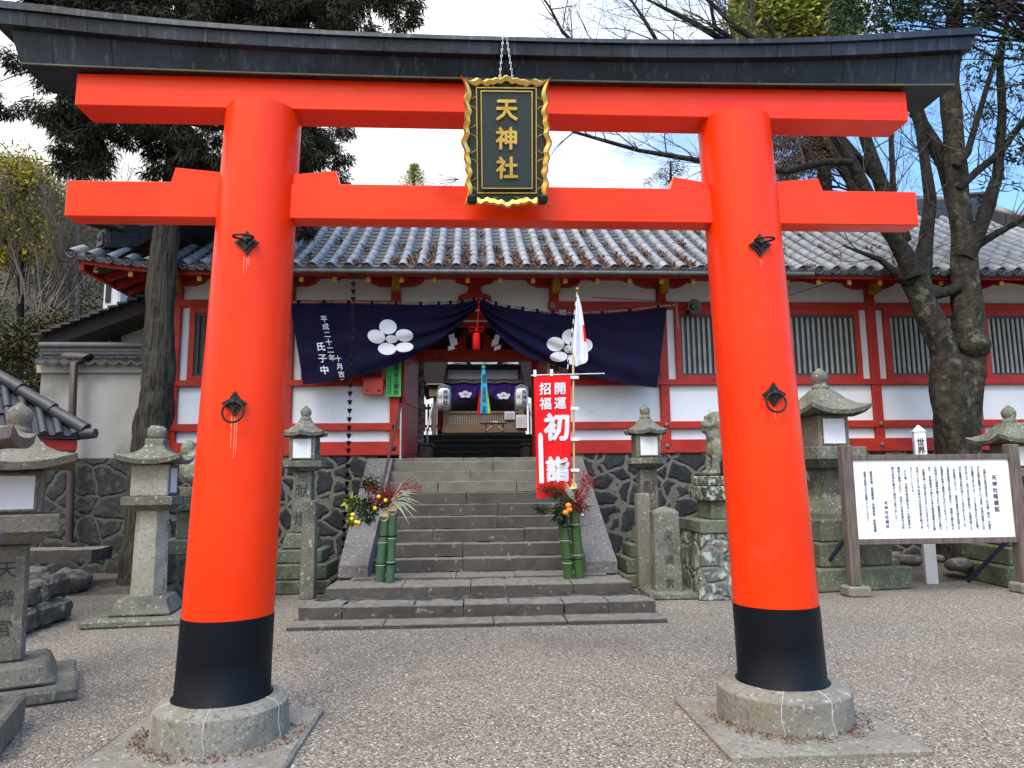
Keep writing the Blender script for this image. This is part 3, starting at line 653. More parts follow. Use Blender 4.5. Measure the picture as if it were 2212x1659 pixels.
# walls (leaving the doorway open)
DX0, DX1 = -1.2, 1.43
wl = MB(); wl.b2(XL, -1.33, W+.05, W+.20, Z0, 5.5); wl.b2(1.56, XR, W+.05, W+.20, Z0, 5.5); wl.b2(-1.33, 1.56, W+.05, W+.20, 4.45, 5.5)
wl.b2(XL-.0, XL+.12, W+.2, 17, Z0, 5.5); wl.b2(XL, -1.55, 16.9, 17, Z0, 5.5); wl.b2(1.7, XR, 16.9, 17, Z0, 5.5)
wl.build('plaster_wall', M['plaster'], G)
for x in POSTS:
    p = MB(); p.b2(x-.085, x+.085, W-.03, W+.10, Z0, 5.3, .012); p.build('post', M['wallred'], G)
def rails(x0, x1, which):
    for a, b, pr in which:
        r = MB(); r.b2(x0, x1, W-.045-pr, W+.06, a, b, .006); r.build('rail', M['wallred'], G)
RL = [(Z0, Z1, .01), (Z2, Z3, 0), (Z4, Z5-.09, 0), (Z6+.03, Z7, 0)]
rails(XL-.09, DX0-.02, RL); rails(DX1+.02, XR, RL)
# windows
wins = [(-5.2, -3.22), (-3.22, -1.33), (1.56, 3.56), (3.56, 5.52), (5.52, 7.56), (7.56, 9.48), (9.48, 11.4), (11.4, 13.3)]
for i, (a, b) in enumerate(wins):
    x0, x1 = a+.235, b-.245; za, zb = Z5-.10, Z6+.04
    f = MB()
    for u in ((x0, x0+.10, za, zb), (x1-.10, x1, za, zb)): f.b2(u[0], u[1], W-.03, W+.08, u[2], u[3], .004)
    f.b2(x0+.10, x1-.10, W-.028, W+.08, zb-.13, zb, .004); f.b2(x0+.10, x1-.10, W-.028, W+.08, za, za+.085, .004)
    F_ = f.build('window', M['wallred'], G)
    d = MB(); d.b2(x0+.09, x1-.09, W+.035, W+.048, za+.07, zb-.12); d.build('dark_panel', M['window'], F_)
    e = MB(); ia, ib, ja, jb = x0+.10, x1-.10, za+.085, zb-.13
    e.b2(ia, ib, W-.01, W+.03, jb-.045, jb); e.b2(ia, ib, W-.01, W+.03, ja, ja+.035); e.b2(ia, ia+.02, W-.01, W+.03, ja+.035, jb-.045); e.b2(ib-.02, ib, W-.01, W+.03, ja+.035, jb-.045)
    e.build('inner_frame', M['winframe'], F_)
    nb = 13
    for k in range(nb):
        xx = ia+.05+(ib-ia-.10)*k/(nb-1); bb_ = MB(); bb_.b2(xx-.022, xx+.022, W-.002, W+.028, ja+.035, jb-.045); bb_.build('bar', M['bar'] if i > 1 else M['winframe'], F_)
# metal nail covers on the posts
for x in POSTS[2:8]:
    for z in (2.12, 2.505):
        k = MB(); k.sphere((x, W-.06, z), .045, 10, (1, .5, 1)); k.build('nail_cover', M['black'] if x < 0 else M['hornm'], G)
nv = MB(); nv.box((1.53, W-.07, 4.70), (.10, .02, .10), 0); nv.build('rosette', M['hornm'], G)
# brackets above the posts, purlin
for x in POSTS:
    b_ = MB(); poly = [(-.5, .10), (-.44, .03), (-.30, -.02), (.30, -.02), (.44, .03), (.5, .10), (.5, .13), (-.5, .13)]
    b_.prism([(x+px_, 5.08+pz) for px_, pz in poly], .16, Matrix.Translation((0, W-.10, 0))); b_.build('bracket_arm', M['wallred'], G)
    y_ = MB(); y_.box((x+.02, W-.16, 5.03), (.15, .20, .20), .01); y_.box((x+.02, W-.22, 5.17), (.11, .26, .13), .01); y_.build('bracket_nose', M['yellow'], G)
pu = MB(); pu.b2(XL-1.1, XR, W-.12, W+.10, 5.21, 5.42, .01); pu.build('purlin', M['wallred'], G)
# carved frog-leg strut over the doorway
fr = MB(); xc = .10
poly = [(-.31, 0), (-.30, .10), (-.22, .14), (-.14, .17), (-.11, .24), (-.12, .30), (-.22, .33), (-.33, .36), (-.37, .42), (.37, .42), (.33, .36), (.22, .33), (.12, .30), (.11, .24), (.14, .17), (.22, .14), (.30, .10), (.31, 0)]
fr.prism([(xc+x, 4.78+z) for x, z in poly], .07, Matrix.Translation((0, W-.03, 0))); fr.build('carved_strut', M['wallred'], G)
li = MB(); li.b2(-1.33, 1.56, W-.04, W+.10, 4.45, 4.60, .005); li.build('lintel', M['wallred'], G)
# passage through the gate: side walls, ceiling, inner frame
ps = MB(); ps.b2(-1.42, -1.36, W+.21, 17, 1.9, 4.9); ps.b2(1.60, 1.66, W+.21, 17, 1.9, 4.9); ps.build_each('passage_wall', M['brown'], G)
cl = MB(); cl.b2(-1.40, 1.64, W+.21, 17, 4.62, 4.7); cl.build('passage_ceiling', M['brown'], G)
YI = 14.35
def wx(px, Y): return atY(px, 870, Y).x
il, ir = wx(902, YI), wx(1149, YI); zt = atY(1026, 779, YI).z; zt2 = atY(1026, 757, YI).z
fi = MB(); fi.b2(il-.40, il, YI, YI+.16, 1.9, zt, .005); fi.b2(ir, ir+.36, YI, YI+.16, 1.9, zt, .005); fi.b2(il-.4, ir+.4, YI-.03, YI+.2, zt, zt2+.02, .005); fi.build('inner_gate_frame', M['wallred'], G)
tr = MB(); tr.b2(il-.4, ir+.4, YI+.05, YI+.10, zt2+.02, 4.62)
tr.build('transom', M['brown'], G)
kb = MB(); xm = (il+ir)/2
for sx in (-1, 1):
    kb.prism([(xm+sx*x, zt2+z) for x, z in ((.16, .02), (.52, .02), (.36, .12), (.30, .28), (.20, .40), (0, .46), (0, .40), (.13, .33), (.18, .2))], .05, Matrix.Translation((0, YI-.06, 0)))
kb.build('carved_crest', M['wallred'], G)
rf_ = MB(); rf_.prism([(xm-.32, 4.36), (xm+.32, 4.36), (xm, 4.60)], .05, Matrix.Translation((0, W+.22, 0))); rf_.build('gable_board', M['wallred'], G)
# door leaves standing open
for sx, xh, xe in ((-1, -1.20, -1.045), (1, 1.455, 1.36)):
    d = MB(); a = Vector((xh, W+.12, 0)); b = Vector((xe, YI-.05, 0))
    d.beam((a.x, a.y, 3.0), (b.x, b.y, 3.0), .05, 2.05, .006)
    D_ = d.build('door_leaf', M['wallred'], G)
    for zz in (2.1, 3.0, 3.9):
        s_ = MB(); off = -sx*.034; s_.beam((a.x+off, a.y+.05, zz), (b.x+off, b.y-.04, zz), .02, .09, .003); s_.build('door_rail', M['wallred'], D_)
# roof ------------------------------------------------------------------
EY, RY, EZ, RZ = 11.72, 15.3, 5.07, 7.43; XC, XG = -6.55, 15.6
def rp(y): k = (y-EY)/(RY-EY); return EZ+(RZ-EZ)*(k*.86+.14*k*k)
def ups(x): d = max(0, (-4.3-x)/2.2); e = max(0, (x-13.2)/2.4); return .20*d*d+.2*e*e
def RS(x, y, h=0): k = (y-EY)/(RY-EY); return Vector((x, y-h*.5, rp(y)+ups(x)*max(0, 1-k*1.1)+h*.85))
cw = .296
ft = MB(); rt_ = MB(); ec = MB(); lipm = MB()
ncol = int((XG-XC)/cw)
crs = 17
for i in range(ncol):
    xa = XC+.12+i*cw; xb = xa+cw
    ymax = RY if xa > XC+(RY-EY) else EY+(xa-XC)+.25
    ymax = min(RY, ymax)
    # flat tile courses between two round rows
    nc = max(1, int(crs*(ymax-EY)/(RY-EY)))
    for j in range(nc):
        y0 = EY+(ymax-EY)*j/nc; y1 = EY+(ymax-EY)*(j+1)/nc+.02; m_ = 4; vs = []
        for yy, hh in ((y0, .0), (y0, .022), (y1, .004)):
            for q in range(m_+1):
                u = q/m_; vs.append(tuple(RS(xa+.05+(cw-.10)*u, yy, hh-.025*sin(pi*u))))
        fs = [(r*(m_+1)+q, r*(m_+1)+q+1, (r+1)*(m_+1)+q+1, (r+1)*(m_+1)+q) for r in range(2) for q in range(m_)]
        ft.add(vs, fs, False); lipm.add([tuple(Vector(p)+Vector((0, -.004, .002))) for p in vs[:10]], [(q, q+1, m_+2+q, m_+1+q) for q in range(m_)])
    # round tile row at xa
    nr = max(1, int(12*(ymax-EY)/(RY-EY))); m_ = 7
    for j in range(nr):
        y0 = EY-.03+(ymax-EY+.03)*j/nr; y1 = EY-.03+(ymax-EY+.03)*(j+1)/nr; vs = []
        for yy, ra in ((y0, .079), (y1-.020, .078), (y1-.017, .072), (y1, .072)):
            for q in range(m_+1):
                a = pi*q/m_; vs.append(tuple(RS(xa+ra*cos(a), yy, ra*sin(a)*1.05+.004)))
        fs = [(q, q+1, m_+2+q, m_+1+q) for q in range(m_)]
        for r in range(3): rt_.add(vs[r*(m_+1):(r+2)*(m_+1)], fs, True)
    c0 = RS(xa, EY-.035, .0)
    ec.lathe([(.082, 0), (.082, .03), (.066, .034), (.060, .026), (.03, .026), (.025, .034), (.001, .034)], 16, xf=Matrix.Translation(c0+Vector((0, .03, .012))) @ Matrix.Rotation(pi/2, 4, 'X'))
    for q in range(6):
        a = 2*pi*q/6; ec.sphere((c0.x+.042*cos(a), c0.y+.001, c0.z+.012+.042*sin(a)), .011, 6)
    # hanging lip of the flat tile
    lv = [tuple(RS(xa+.06+(cw-.12)*q/4, EY-.02, .02-.03*sin(pi*q/4))) for q in range(5)]+[tuple(RS(xa+.06+(cw-.12)*q/4, EY-.02, .0-.03*sin(pi*q/4))+Vector((0, 0, -.045))) for q in range(5)]
    ec.add(lv, [(q, q+1, q+6, q+5) for q in range(4)])
RF = MB()
xs = 40
def under(x, y, d): p = RS(x, y, 0); return (p.x, p.y, p.z-d)
RF.grid(lambda u, v: under(XC+.1+(XG-XC-.1)*u, min(EY+.05+(RY-EY-.05)*v, max(EY+.05, EY+.05+((XG-XC-.1)*u)+.05)), .05), 80, 8, True)
RO = RF.build('roof', M['darktile'], G)
ft.build('flat_tiles', M['flattile'], RO); lipm.build('tile_lips', M['roundtile'], RO); rt_.build('round_tiles', M['roundtile'], RO); ec.build('eave_tile_ends', M['darktile'], RO)
bk = MB(); bk.grid(lambda u, v: (XC+3.58+(XG-XC-3.58)*u, RY+(18.6-RY)*v, RZ-(RZ-EZ)*v), 2, 2, False); bk.build('rear_slope', M['darktile'], RO)
# soffit, fascia board, rafters
so = MB(); so.grid(lambda u, v: (XC+.35+(XG-XC-.35)*u, EY+.12+(W+.1-EY-.12)*v, 4.995+ups(XC+.35+(XG-XC-.35)*u)*(1-v)+.43*v), 60, 2, True); so.build('soffit', M['brown'], RO)
fa = MB(); vs = []; fs = []; nseg = 60
for i in range(nseg+1):
    x = XC+.22+(XG-XC-.22)*i/nseg; z = 4.985+ups(x); vs += [(x, EY+.10, z-.035), (x, EY+.15, z-.035), (x, EY+.15, z+.045), (x, EY+.10, z+.045)]
for i in range(nseg): fs += [(i*4+k, i*4+(k+1) % 4, i*4+4+(k+1) % 4, i*4+4+k) for k in range(4)]
fa.add(vs, fs); fa.build('eave_board', M['wallred'], RO)
x = XC+.42
for i in range(37):
    zz = 4.905+ups(x); r = MB(); r.beam((x, EY+.20, zz), (x, W, zz+.40), .066, .08, 0); R_ = r.build('rafter', M['wallred'], G)
    e = MB(); e.box((x, EY+.185, zz-.002), (.07, .02, .085), .0); e.build('painted_end', M['yellow'], R_)
    x += .555
gt = MB(); gt.tube([(-3.3+.4*i, EY-.03, 4.985) for i in range(24)], .042, 10); gt.build('rain_gutter', M['gutter'], G)
gt = MB(); gt.tube([(5.98+.5*i, EY+.045, 5.0) for i in range(18)], .02, 6); gt.build('eave_strip', M['gutter'], G)
# ridge & hips
def ridge(mb, pts, hs0, w_=.13, layers=4, hs1=None):
    for i in range(len(pts)-1):
        hs = hs0 if hs1 is None else max(hs1, hs0-.10*i)
        a, b = Vector(pts[i]), Vector(pts[i+1])
        for l in range(layers): mb.beam(a+Vector((0, 0, hs*(l+.5)/layers)), b+Vector((0, 0, hs*(l+.5)/layers)), w_*2*(1-.05*l)+(.02 if l % 2 else 0), hs/layers*.92)
RXL, RXR = -2.9, atY(2112, 440, RY).x
rg = MB(); ridge(rg, [(RXL+(RXR-RXL)*i/8, RY, RZ-.06) for i in range(9)], .42, .15, 6); rg.build('main_ridge', M['darktile'], RO)
rc = MB(); rc.tube([(RXL+(RXR-RXL)*i/24, RY, RZ+.42) for i in range(25)], .085, 10); rc.build('ridge_cap', M['roundtile'], RO)
hpL = []; hpR = []
for i in range(11):
    k = i/10; y = EY+.42+(RY-EY-.42)*k; x = XC+(y-EY)+.06; hpL.append(RS(x, y, .03)+Vector((0, 0, .015)))
    xr = XG-(y-EY)*.98; hpR.append(Vector((RXR+(xr-RXR)*(1-k) if k > .2 else xr, y, rp(y)+.03)))
hr = MB(); ridge(hr, hpL, .46, .12, 8, .15); HR = hr.build('hip_ridge', M['darktile'], RO)
hc = MB(); hc.tube([p+Vector((0, 0, .01+max(.16, .47-.10*i))) for i, p in enumerate(hpL)], .085, 10); hc.build('ridge_cap', M['roundtile'], HR)
hr = MB(); ridge(hr, hpR, .28, .12, 5); HR2 = hr.build('hip_ridge', M['darktile'], RO)
hc = MB(); hc.tube([p+Vector((0, 0, .30)) for p in hpR], .085, 10); hc.build('ridge_cap', M['roundtile'], HR2)
def ogre(c, s, rz, parent):
    o = MB(); X_ = Matrix.Translation(c) @ Matrix.Rotation(rz, 4, 'Z') @ Matrix.Scale(s, 4)
    poly = [(-.22, 0), (-.26, .10), (-.18, .16), (-.20, .30), (-.10, .42), (0, .46), (.10, .42), (.20, .30), (.18, .16), (.26, .10), (.22, 0)]
    o.prism(poly, .10, X_); o.prism([(x*.7, z*.7+.04) for x, z in poly], .05, X_ @ Matrix.Translation((0, -.05, 0)))
    o.sphere((0, -.04, .22), .09, 10, (1, .6, 1), X_)
    for dx in (-.13, 0, .13): o.tube([X_ @ Vector((dx, .35, .47)), X_ @ Vector((dx, -.30, .53))], .055*s, 8)
    return o.build('ridge_end_tile', M['darktile'], parent)
ogre(hpL[0]+Vector((-.06, -.10, -.02)), .8, radians(-45), HR); ogre(hpL[4]+Vector((-.02, -.05, .22)), .62, radians(-45), HR)
ogre(Vector((RXR+.05, RY, RZ+.02)), 1.0, radians(90), RO); ogre(Vector((RXL-.05, RY, RZ)), 1.1, radians(-90), RO)
# left (side) slope of the hip
sd_ = MB()
for i in range(13):
    yy = EY+.15+i*cw; top = min(yy-EY, 3.5)
    if top < .3: continue
    pts = [Vector((XC+.0+top*k, yy, EZ+ups(XC)*(1-k)+ (rp(EY+top)-EZ)*k)) for k in (0, .35, .7, 1)]
    sd_.tube([p+Vector((0, 0, .02)) for p in pts], .078, 10)
sd_.grid(lambda u, v: (XC+3.5*u, EY+.1+(18-EY)*v if 1 else 0, -.02+EZ+ups(XC)*(1-u)*(1-v*.6)+(rp(EY+3.5*u)-EZ)*u if EY+.1+(18-EY)*v > EY+3.5*u else rp(EY+3.5*u)-.3), 8, 24, True)
sd_.build('side_slope', M['darktile'], RO)
rs = MB(); rs.grid(lambda u, v: (RXR+.0+(XG+.2-RXR)*u, RY+3*v-0.0-(RY-EY)*u*.98*(1-v), RZ-(RZ-EZ)*u*.98), 4, 4, True); rs.build('side_slope', M['flattile'], RO)
for i in range(8):
    yy = EY+.35+i*.42; z = 4.92+ups(XC+.3)*max(0, 1-i*.12)
    r = MB(); r.beam((XC+.30, yy, z), (XL, yy, z+.42), .09, .11); r.build('rafter', M['wallred'], G)
e2 = MB(); e2.b2(XC+.16, XC+.24, EY+.15, 17.5, 5.03, 5.14); e2.build('eave_board', M['wallred'], RO)
s2 = MB(); s2.add([(XC+.25, EY+.15, 5.10), (XL+.1, EY+.15, 5.46), (XL+.1, 17.5, 5.46), (XC+.25, 17.5, 5.10)], [(0, 1, 2, 3)]); s2.build('soffit', M['brown'], RO)
# leaves caught in the roof valleys
lt = MB(); cs = []
for i in range(ncol):
    xa = XC+.12+i*cw; wgt = exp(-((xa-.8)/2.4)**2)
    for y_ in np.arange(EY+.03, EY+1.5, .11):
        pr = wgt*exp(-(y_-EY)/.55)*1.0 + .04*exp(-((xa-4)/3)**2)
        if random.random() < pr*1.5: cs.append((tuple(RS(xa+cw/2+random.gauss(0, .03), y_, .035)), (.10, .06, .018)))
    if random.random() < .25 and -4 < xa < 7: y_ = EY+random.uniform(.5, 2.6); cs.append((tuple(RS(xa+cw/2, y_, .03)), (.08, .07, .015)))
leaves(lt, cs, 26, .075, .016, -.1)
L_ = single(lt, 'dead_leaves', M['litter'], 'brown dead leaves caught between the roof tiles above the doorway', 'leaves'); L_['kind'] = 'stuff'
# retaining wall
rw = MB(); rw.b2(-5.25, -1.62, W-.02, W+.5, -.2, 2.0); rw.b2(1.86, 16, W-.02, W+.5, -.2, 2.0)
single(rw, 'stone_retaining_wall', M['masonry'], 'dark rubble masonry retaining wall with pale mortar under the white building', 'retaining wall', loc=(0, W, 0))
fl_ = MB(); fl_.b2(-1.66, 1.90, 12.98, 17.4, 1.5, 1.93); struct(fl_, 'gate_floor', M['granite'])
# ================================================================== stone stairs
S = thing('stone_stairs', 'wide flight of grey stone steps with sloping side stones rising to the shrine gate', 'stairs', (.1, 8, 0))
sxl, sxr = -1.30, 1.62
def course(name, x0, x1, y0, y1, z0, z1, ncut, par=S, rg=.007, mat_='darkstone'):
    cuts = sorted([x0]+[x0+(x1-x0)*((i+.5+random.uniform(-.25, .25))/ncut) for i in range(ncut) if ncut > 1][:ncut-1]+[x1]); c = MB()
    xs_ = [x0]
    for i in range(1, ncut): xs_.append(x0+(x1-x0)*(i/ncut+random.uniform(-.12, .12)/ncut*2))
    xs_.append(x1)
    for a, b in zip(xs_[:-1], xs_[1:]): c.b2(a+.002, b-.002, y0+random.uniform(-.006, .006), y1, z0, z1+random.uniform(-.004, .004), .007)
    c.rough(.10, rg, 5); return c.build(name, M[mat_], par)
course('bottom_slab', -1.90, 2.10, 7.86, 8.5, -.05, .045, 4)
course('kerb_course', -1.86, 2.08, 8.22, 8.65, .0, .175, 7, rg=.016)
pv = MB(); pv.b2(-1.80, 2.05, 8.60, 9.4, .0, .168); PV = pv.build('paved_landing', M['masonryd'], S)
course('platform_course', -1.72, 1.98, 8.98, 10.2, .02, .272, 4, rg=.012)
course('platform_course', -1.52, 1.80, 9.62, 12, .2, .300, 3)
for i in range(10):
    y = 9.85+.29*i; z = .30+.175*i
    cuts = [2, 2, 2, 3, 2, 2, 2, 3, 2, 2][i]
    if i == 0: continue
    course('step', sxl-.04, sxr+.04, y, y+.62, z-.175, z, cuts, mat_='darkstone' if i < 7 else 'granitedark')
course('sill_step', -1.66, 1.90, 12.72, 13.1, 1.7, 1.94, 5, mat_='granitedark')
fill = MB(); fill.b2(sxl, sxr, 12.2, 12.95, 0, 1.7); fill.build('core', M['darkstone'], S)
for x0, x1, xo, xi in ((-1.66, -1.27, -1.75, -1.30), (1.58, 1.86, 1.62, 2.0)):
    # sloping side stone: front wide, rising to the landing
    c = MB(); yb, yt, zb, zt_ = 9.72, 12.42, .45, 1.90
    if x0 < 0: A, B, C_, D_ = -1.70, -1.32, -1.72, -1.30
    else: A, B, C_, D_ = 1.54, 1.95, 1.60, 1.94
    vs = [(A, yb, .30), (B, yb, .30), (A, yb, zb), (B, yb, zb), (C_, yt, 1.93), (D_, yt, 1.93), (C_, yt+.5, 1.93), (D_, yt+.5, 1.93), (C_, yt+.5, .1), (D_, yt+.5, .1), (A, yb+.3, .1), (B, yb+.3, .1)]
    fs = [(0, 1, 3, 2), (2, 3, 5, 4), (4, 5, 7, 6), (6, 7, 9, 8), (0, 2, 4, 6, 8, 10), (1, 11, 9, 7, 5, 3), (0, 10, 11, 1)]
    c.add(vs, fs); c.rough(.12, .006, 6); c.build('side_stone', M['cheek'], S)
# handrails
for sx, top, mid, low in ((-1, (866, 873, 12.5), None, (812, 1108, 10.4)), (1, (1170, 880, 12.5), None, (1258, 1114, 10.4))):
    R_ = thing('stair_handrail', 'dark metal handrail sloping down beside the left side of the stairs' if sx < 0 else 'metal handrail end knob showing behind the right bamboo decoration', 'handrail', (sx*1.3+.1, 11.4, 1.0), 'handrails of the outer stairs')
    r = MB(); a = atY(*top); b = atY(*low)
    if sx > 0: a = Vector((1.50, 12.5, 2.86)); 
    r.tube([a, a.lerp(b, .33), a.lerp(b, .66), b], .022, 10); r.build('rail', M['pipe'], R_)
    k = MB(); k.sphere(b+Vector((0, -.02, 0)), .034, 12); k.build('end_knob', M['steel'], R_)
    for q, (pp, h) in enumerate(((a, None), (a.lerp(b, .85), None))):
        foot = 1.90 if q == 0 else .72
        p = MB(); p.tube([(pp.x, pp.y+.02, foot), (pp.x, pp.y+.02, pp.z)], .019, 10); p.tube([(pp.x, pp.y+.02, foot), (pp.x, pp.y+.02, foot+.08)], .028, 10); p.build('post', M['steel'], R_)
# ================================================================== curtains over the doorway
CYD = 12.42
def lerp_pts(P, u):
    n = len(P)-1; k = min(int(u*n), n-1); t = u*n-k
    p0, p1, p2, p3 = P[max(k-1, 0)], P[k], P[k+1], P[min(k+2, n)]
    return tuple(.5*((2*p1[q])+(-p0[q]+p2[q])*t+(2*p0[q]-5*p1[q]+4*p2[q]-p3[q])*t*t+(-p0[q]+3*p1[q]-3*p2[q]+p3[q])*t**3) for q in (0, 1))
LT = [(627, 657), (728, 656), (829, 658), (931, 658), (985, 656), (1032, 649)]
LB = [(655, 831), (750, 818), (840, 793), (925, 752), (985, 707), (1035, 664)]
RT_ = [(1037, 649), (1085, 662), (1145, 672), (1215, 680), (1330, 676), (1441, 664)]
RB_ = [(1033, 664), (1075, 722), (1135, 768), (1220, 795), (1320, 823), (1419, 838)]
def cpx(side, u, v):
    T_, B_ = (LT, LB) if side < 0 else (RT_, RB_); a = lerp_pts(T_, u); b = lerp_pts(B_, u)
    sc = 0
    if side < 0: sc = 3.0*(abs(sin(u*pi*9))**.6-.6)*(1-v)**6*(1-.5*u)
    else: sc = 2.2*(abs(sin(u*pi*8))**.6-.6)*(1-v)**6
    return a[0]+(b[0]-a[0])*v, a[1]+(b[1]-a[1])*v-sc
def cfold(side, u, v):
    g_ = u if side < 0 else 1-u        # 1 at the gather
    return .060*(.25+g_)*sin(v*(16+6*g_)+3*sin(u*5)+.6*side)*(v**.5)*(1-.5*(g_ > .9)) - .05*sin(pi*v)*.6 + .02*sin(u*11+v*2)*v
def curt(side, u, v, out=0):
    x, y = cpx(side, u, v); return atY(x, y, CYD+cfold(side, u, v)-out)
def cinv(side, x, y):
    u, v = .5, .5
    for _ in range(14):
        p = cpx(side, u, v); e = 1e-3; pu_ = cpx(side, min(u+e, 1), v); pv_ = cpx(side, u, v+e)
        a, b, c, d = (pu_[0]-p[0])/e, (pv_[0]-p[0])/e, (pu_[1]-p[1])/e, (pv_[1]-p[1])/e; dt = a*d-b*c
        if abs(dt) < 1e-6: break
        rx, ry = x-p[0], y-p[1]; u = min(max(u+(d*rx-b*ry)/dt, 0), .995); v = min(max(v+(a*ry-c*rx)/dt, 0), 1)
    return u, v
def oncurt(side, x, y, out=.006): u, v = cinv(side, x, y); return curt(side, u, v, out)
for side, lab in ((-1, 'indigo ceremonial curtain half left of the red tassel, with white plum crest and vertical writing'), (1, 'indigo curtain half right of the red tassel, its white plum crest partly behind the flag')):
    K_ = thing('ceremonial_curtain', lab, 'curtain', tuple(curt(side, .5, 0)), 'indigo curtains drawn up over the doorway')
    c = MB(); c.grid(lambda u, v: curt(side, u, v), 80, 60, True); c.build('curtain_cloth', M['cloth'], K_)
    pets = [(838, 706, 19, 16, 8), (813, 727, 19.5, 14.5, 18), (873.5, 724.5, 19, 13.5, 6), (836, 753.5, 19.5, 13, 4), (873.5, 750, 19.5, 10.5, -4), (846, 732.5, 13, 8.5, 5)] if side < 0 else \
           [(1233, 728, 19, 17, 5), (1200, 743.5, 19, 15.5, 6), (1265, 746, 15, 14.5, -8), (1207, 770.5, 19, 11, -4), (1243, 776, 18, 12, -12), (1231, 754, 13, 9, 2)]
    for (x, y, a, b, an) in pets:
        m = MB(); an = radians(an); R_, n_ = 5, 28; vs = [oncurt(side, x, y)]; fs = []
        for r in range(1, R_+1):
            for k in range(n_):
                t = 2*pi*k/n_; ex, ey = a*r/R_*cos(t), b*r/R_*sin(t); vs.append(oncurt(side, x+ex*cos(an)-ey*sin(an), y+ex*sin(an)+ey*cos(an)))
        fs += [(0, 1+(k+1) % n_, 1+k) for k in range(n_)]
        for r in range(R_-1): fs += [(1+r*n_+k, 1+r*n_+(k+1) % n_, 1+(r+1)*n_+(k+1) % n_, 1+(r+1)*n_+k) for k in range(n_)]
        m.add(vs, fs, True); m.build('crest_petal', M['white'], K_)
    if side < 0:
        m = MB()
        def fnA(a, b):   # a: offset px across, b: px down along a slanted line
            x = 695+a+(-b)*.205; return oncurt(-1, x, 681-b, .008)
        write_each('date_character', M['white'], K_, '平成二十二年', 3, 0, 15.0, fnA, .012, pitch=1.12)
        write_each('date_character', M['white'], K_, '十月吉日', 16, -86, 14.5, fnA, .012, pitch=1.16)
        write_each('name_character', M['white'], K_, '氏子中', 0, 0, 20, lambda a, b: oncurt(-1, 690+a+b*-.17, 737-b, .008), .02, pitch=1.26)
    t = MB()
    for i in range(10):
        u = (i+.5)/10; t.box(curt(side, u, 0)+Vector((0, -.005, .02)), (.055, .03, .07), 0)
    t.build_each('hanging_loop', M['cloth'], K_)
    r = MB(); Tp = LT if side < 0 else RT_
    pts = [atY(*[q+dq for q, dq in zip(lerp_pts(Tp, i/30), (0, -4))], CYD-.005) for i in range(31)]
    if side > 0: pts += [atY(1450, 660, CYD), atY(1463, 656, CYD)]
    r.tube(pts, .012, 7)
    if side > 0: r.tube([atY(1461, 657, CYD), atY(1463, 680, CYD), atY(1465, 708, CYD)], .010, 6)
    r.build('twisted_rope', M['rope'], K_)
# red tassel
TS = thing('red_tassel', 'bright red silk tassel hanging from the peak where the two curtains meet', 'tassel', tuple(atY(1029, 650, CYD-.08)))
r = MB(); r.tube([atY(1035, 650, CYD-.03), atY(1034, 672, CYD-.07), atY(1031, 700, CYD-.08), atY(1029, 722, CYD-.08)], .010, 6)
for sx in (-1, 1): r.tube([atY(1029+sx*q[0], q[1], CYD-.09) for q in ((0, 712), (6, 706), (14, 707), (16, 712), (12, 716), (5, 714), (0, 712))], .006, 6)
r.sphere(atY(1030, 712, CYD-.09), .025, 10); r.build('cord', M['red'], TS)
r = MB(); a, b = atY(1029, 718, CYD-.09), atY(1029, 755, CYD-.09)
r.lathe([(.01, a.z-b.z), (.055, a.z-b.z-.02), (.062, a.z-b.z-.05), (.066, .0), (.05, -.004)], 20, tuple(b)); r.build('fringe', M['red'], TS)
for px, flip in ((975, 1), (1075, -1)):      # folded paper streamers on the straw rope
    s = MB(); x = px
    for i, (dx, dy, w_, h_) in enumerate(((0, -14, 12, 12), (4*flip, -3, 15, 14), (-1*flip, 9, 14, 9))):
        p = [(x+dx-w_/2, 741+dy-h_/2+3), (x+dx+w_/2, 741+dy-h_/2-1), (x+dx+w_/2+2*flip, 741+dy+h_/2-1), (x+dx-w_/2+2*flip, 741+dy+h_/2+3)]
        f = [atY(q[0], q[1], 13.0+.01*i) for q in p]; k = [q+Vector((0, .006, 0)) for q in f]
        s.add(f+k, [(3, 2, 1, 0), (4, 5, 6, 7), (0, 1, 5, 4), (1, 2, 6, 5), (2, 3, 7, 6), (3, 0, 4, 7)])
    single(s, 'paper_streamer', M['paper'], 'white folded paper streamer left of the red tassel' if flip > 0 else 'white folded paper streamer right of the red tassel', 'paper streamer', 'paper streamers inside the gate', atY(px, 741, 13))
# ================================================================== wall fittings left of the door
mb_ = thing('letter_box', 'red metal letter box fixed to the wall beside the green sign', 'letter box', (atY(810, 837, W-.1).x, W-.1, atY(810, 837, W).z))
b = MB(); x0, x1, z0, z1 = atY(786, 837, W).x, atY(832, 837, W).x, atY(810, 855, W).z, atY(810, 822, W).z
b.b2(x0+.012, x1-.012, W-.19, W-.06, z0, z1, .008); b.build('box', M['redbox'], mb_)
b = MB(); b.b2(x0, x1, W-.205, W-.05, z1-.012, z1+.02, .006); b.build('lid', M['redbox'], mb_)
for fx in (.22, .78): b = MB(); b.box((x0+(x1-x0)*fx, W-.193, z0+.07), (.06, .008, .028)); b.build('slot', M['black'], mb_)
sg = thing('police_notice_sign', 'green board with black vertical writing fixed beside the door post', 'sign', (atY(849, 820, W-.1).x, W-.1, 3.4))
b = MB(); x0, x1, z0, z1 = atY(834, 857, W-.12).x, atY(866, 857, W-.12).x, atY(850, 857, W-.12).z, atY(850, 776, W-.12).z
b.b2(x0, x1, W-.13, W-.115, z0, z1, .003); b.build('board', M['greensign'], sg)
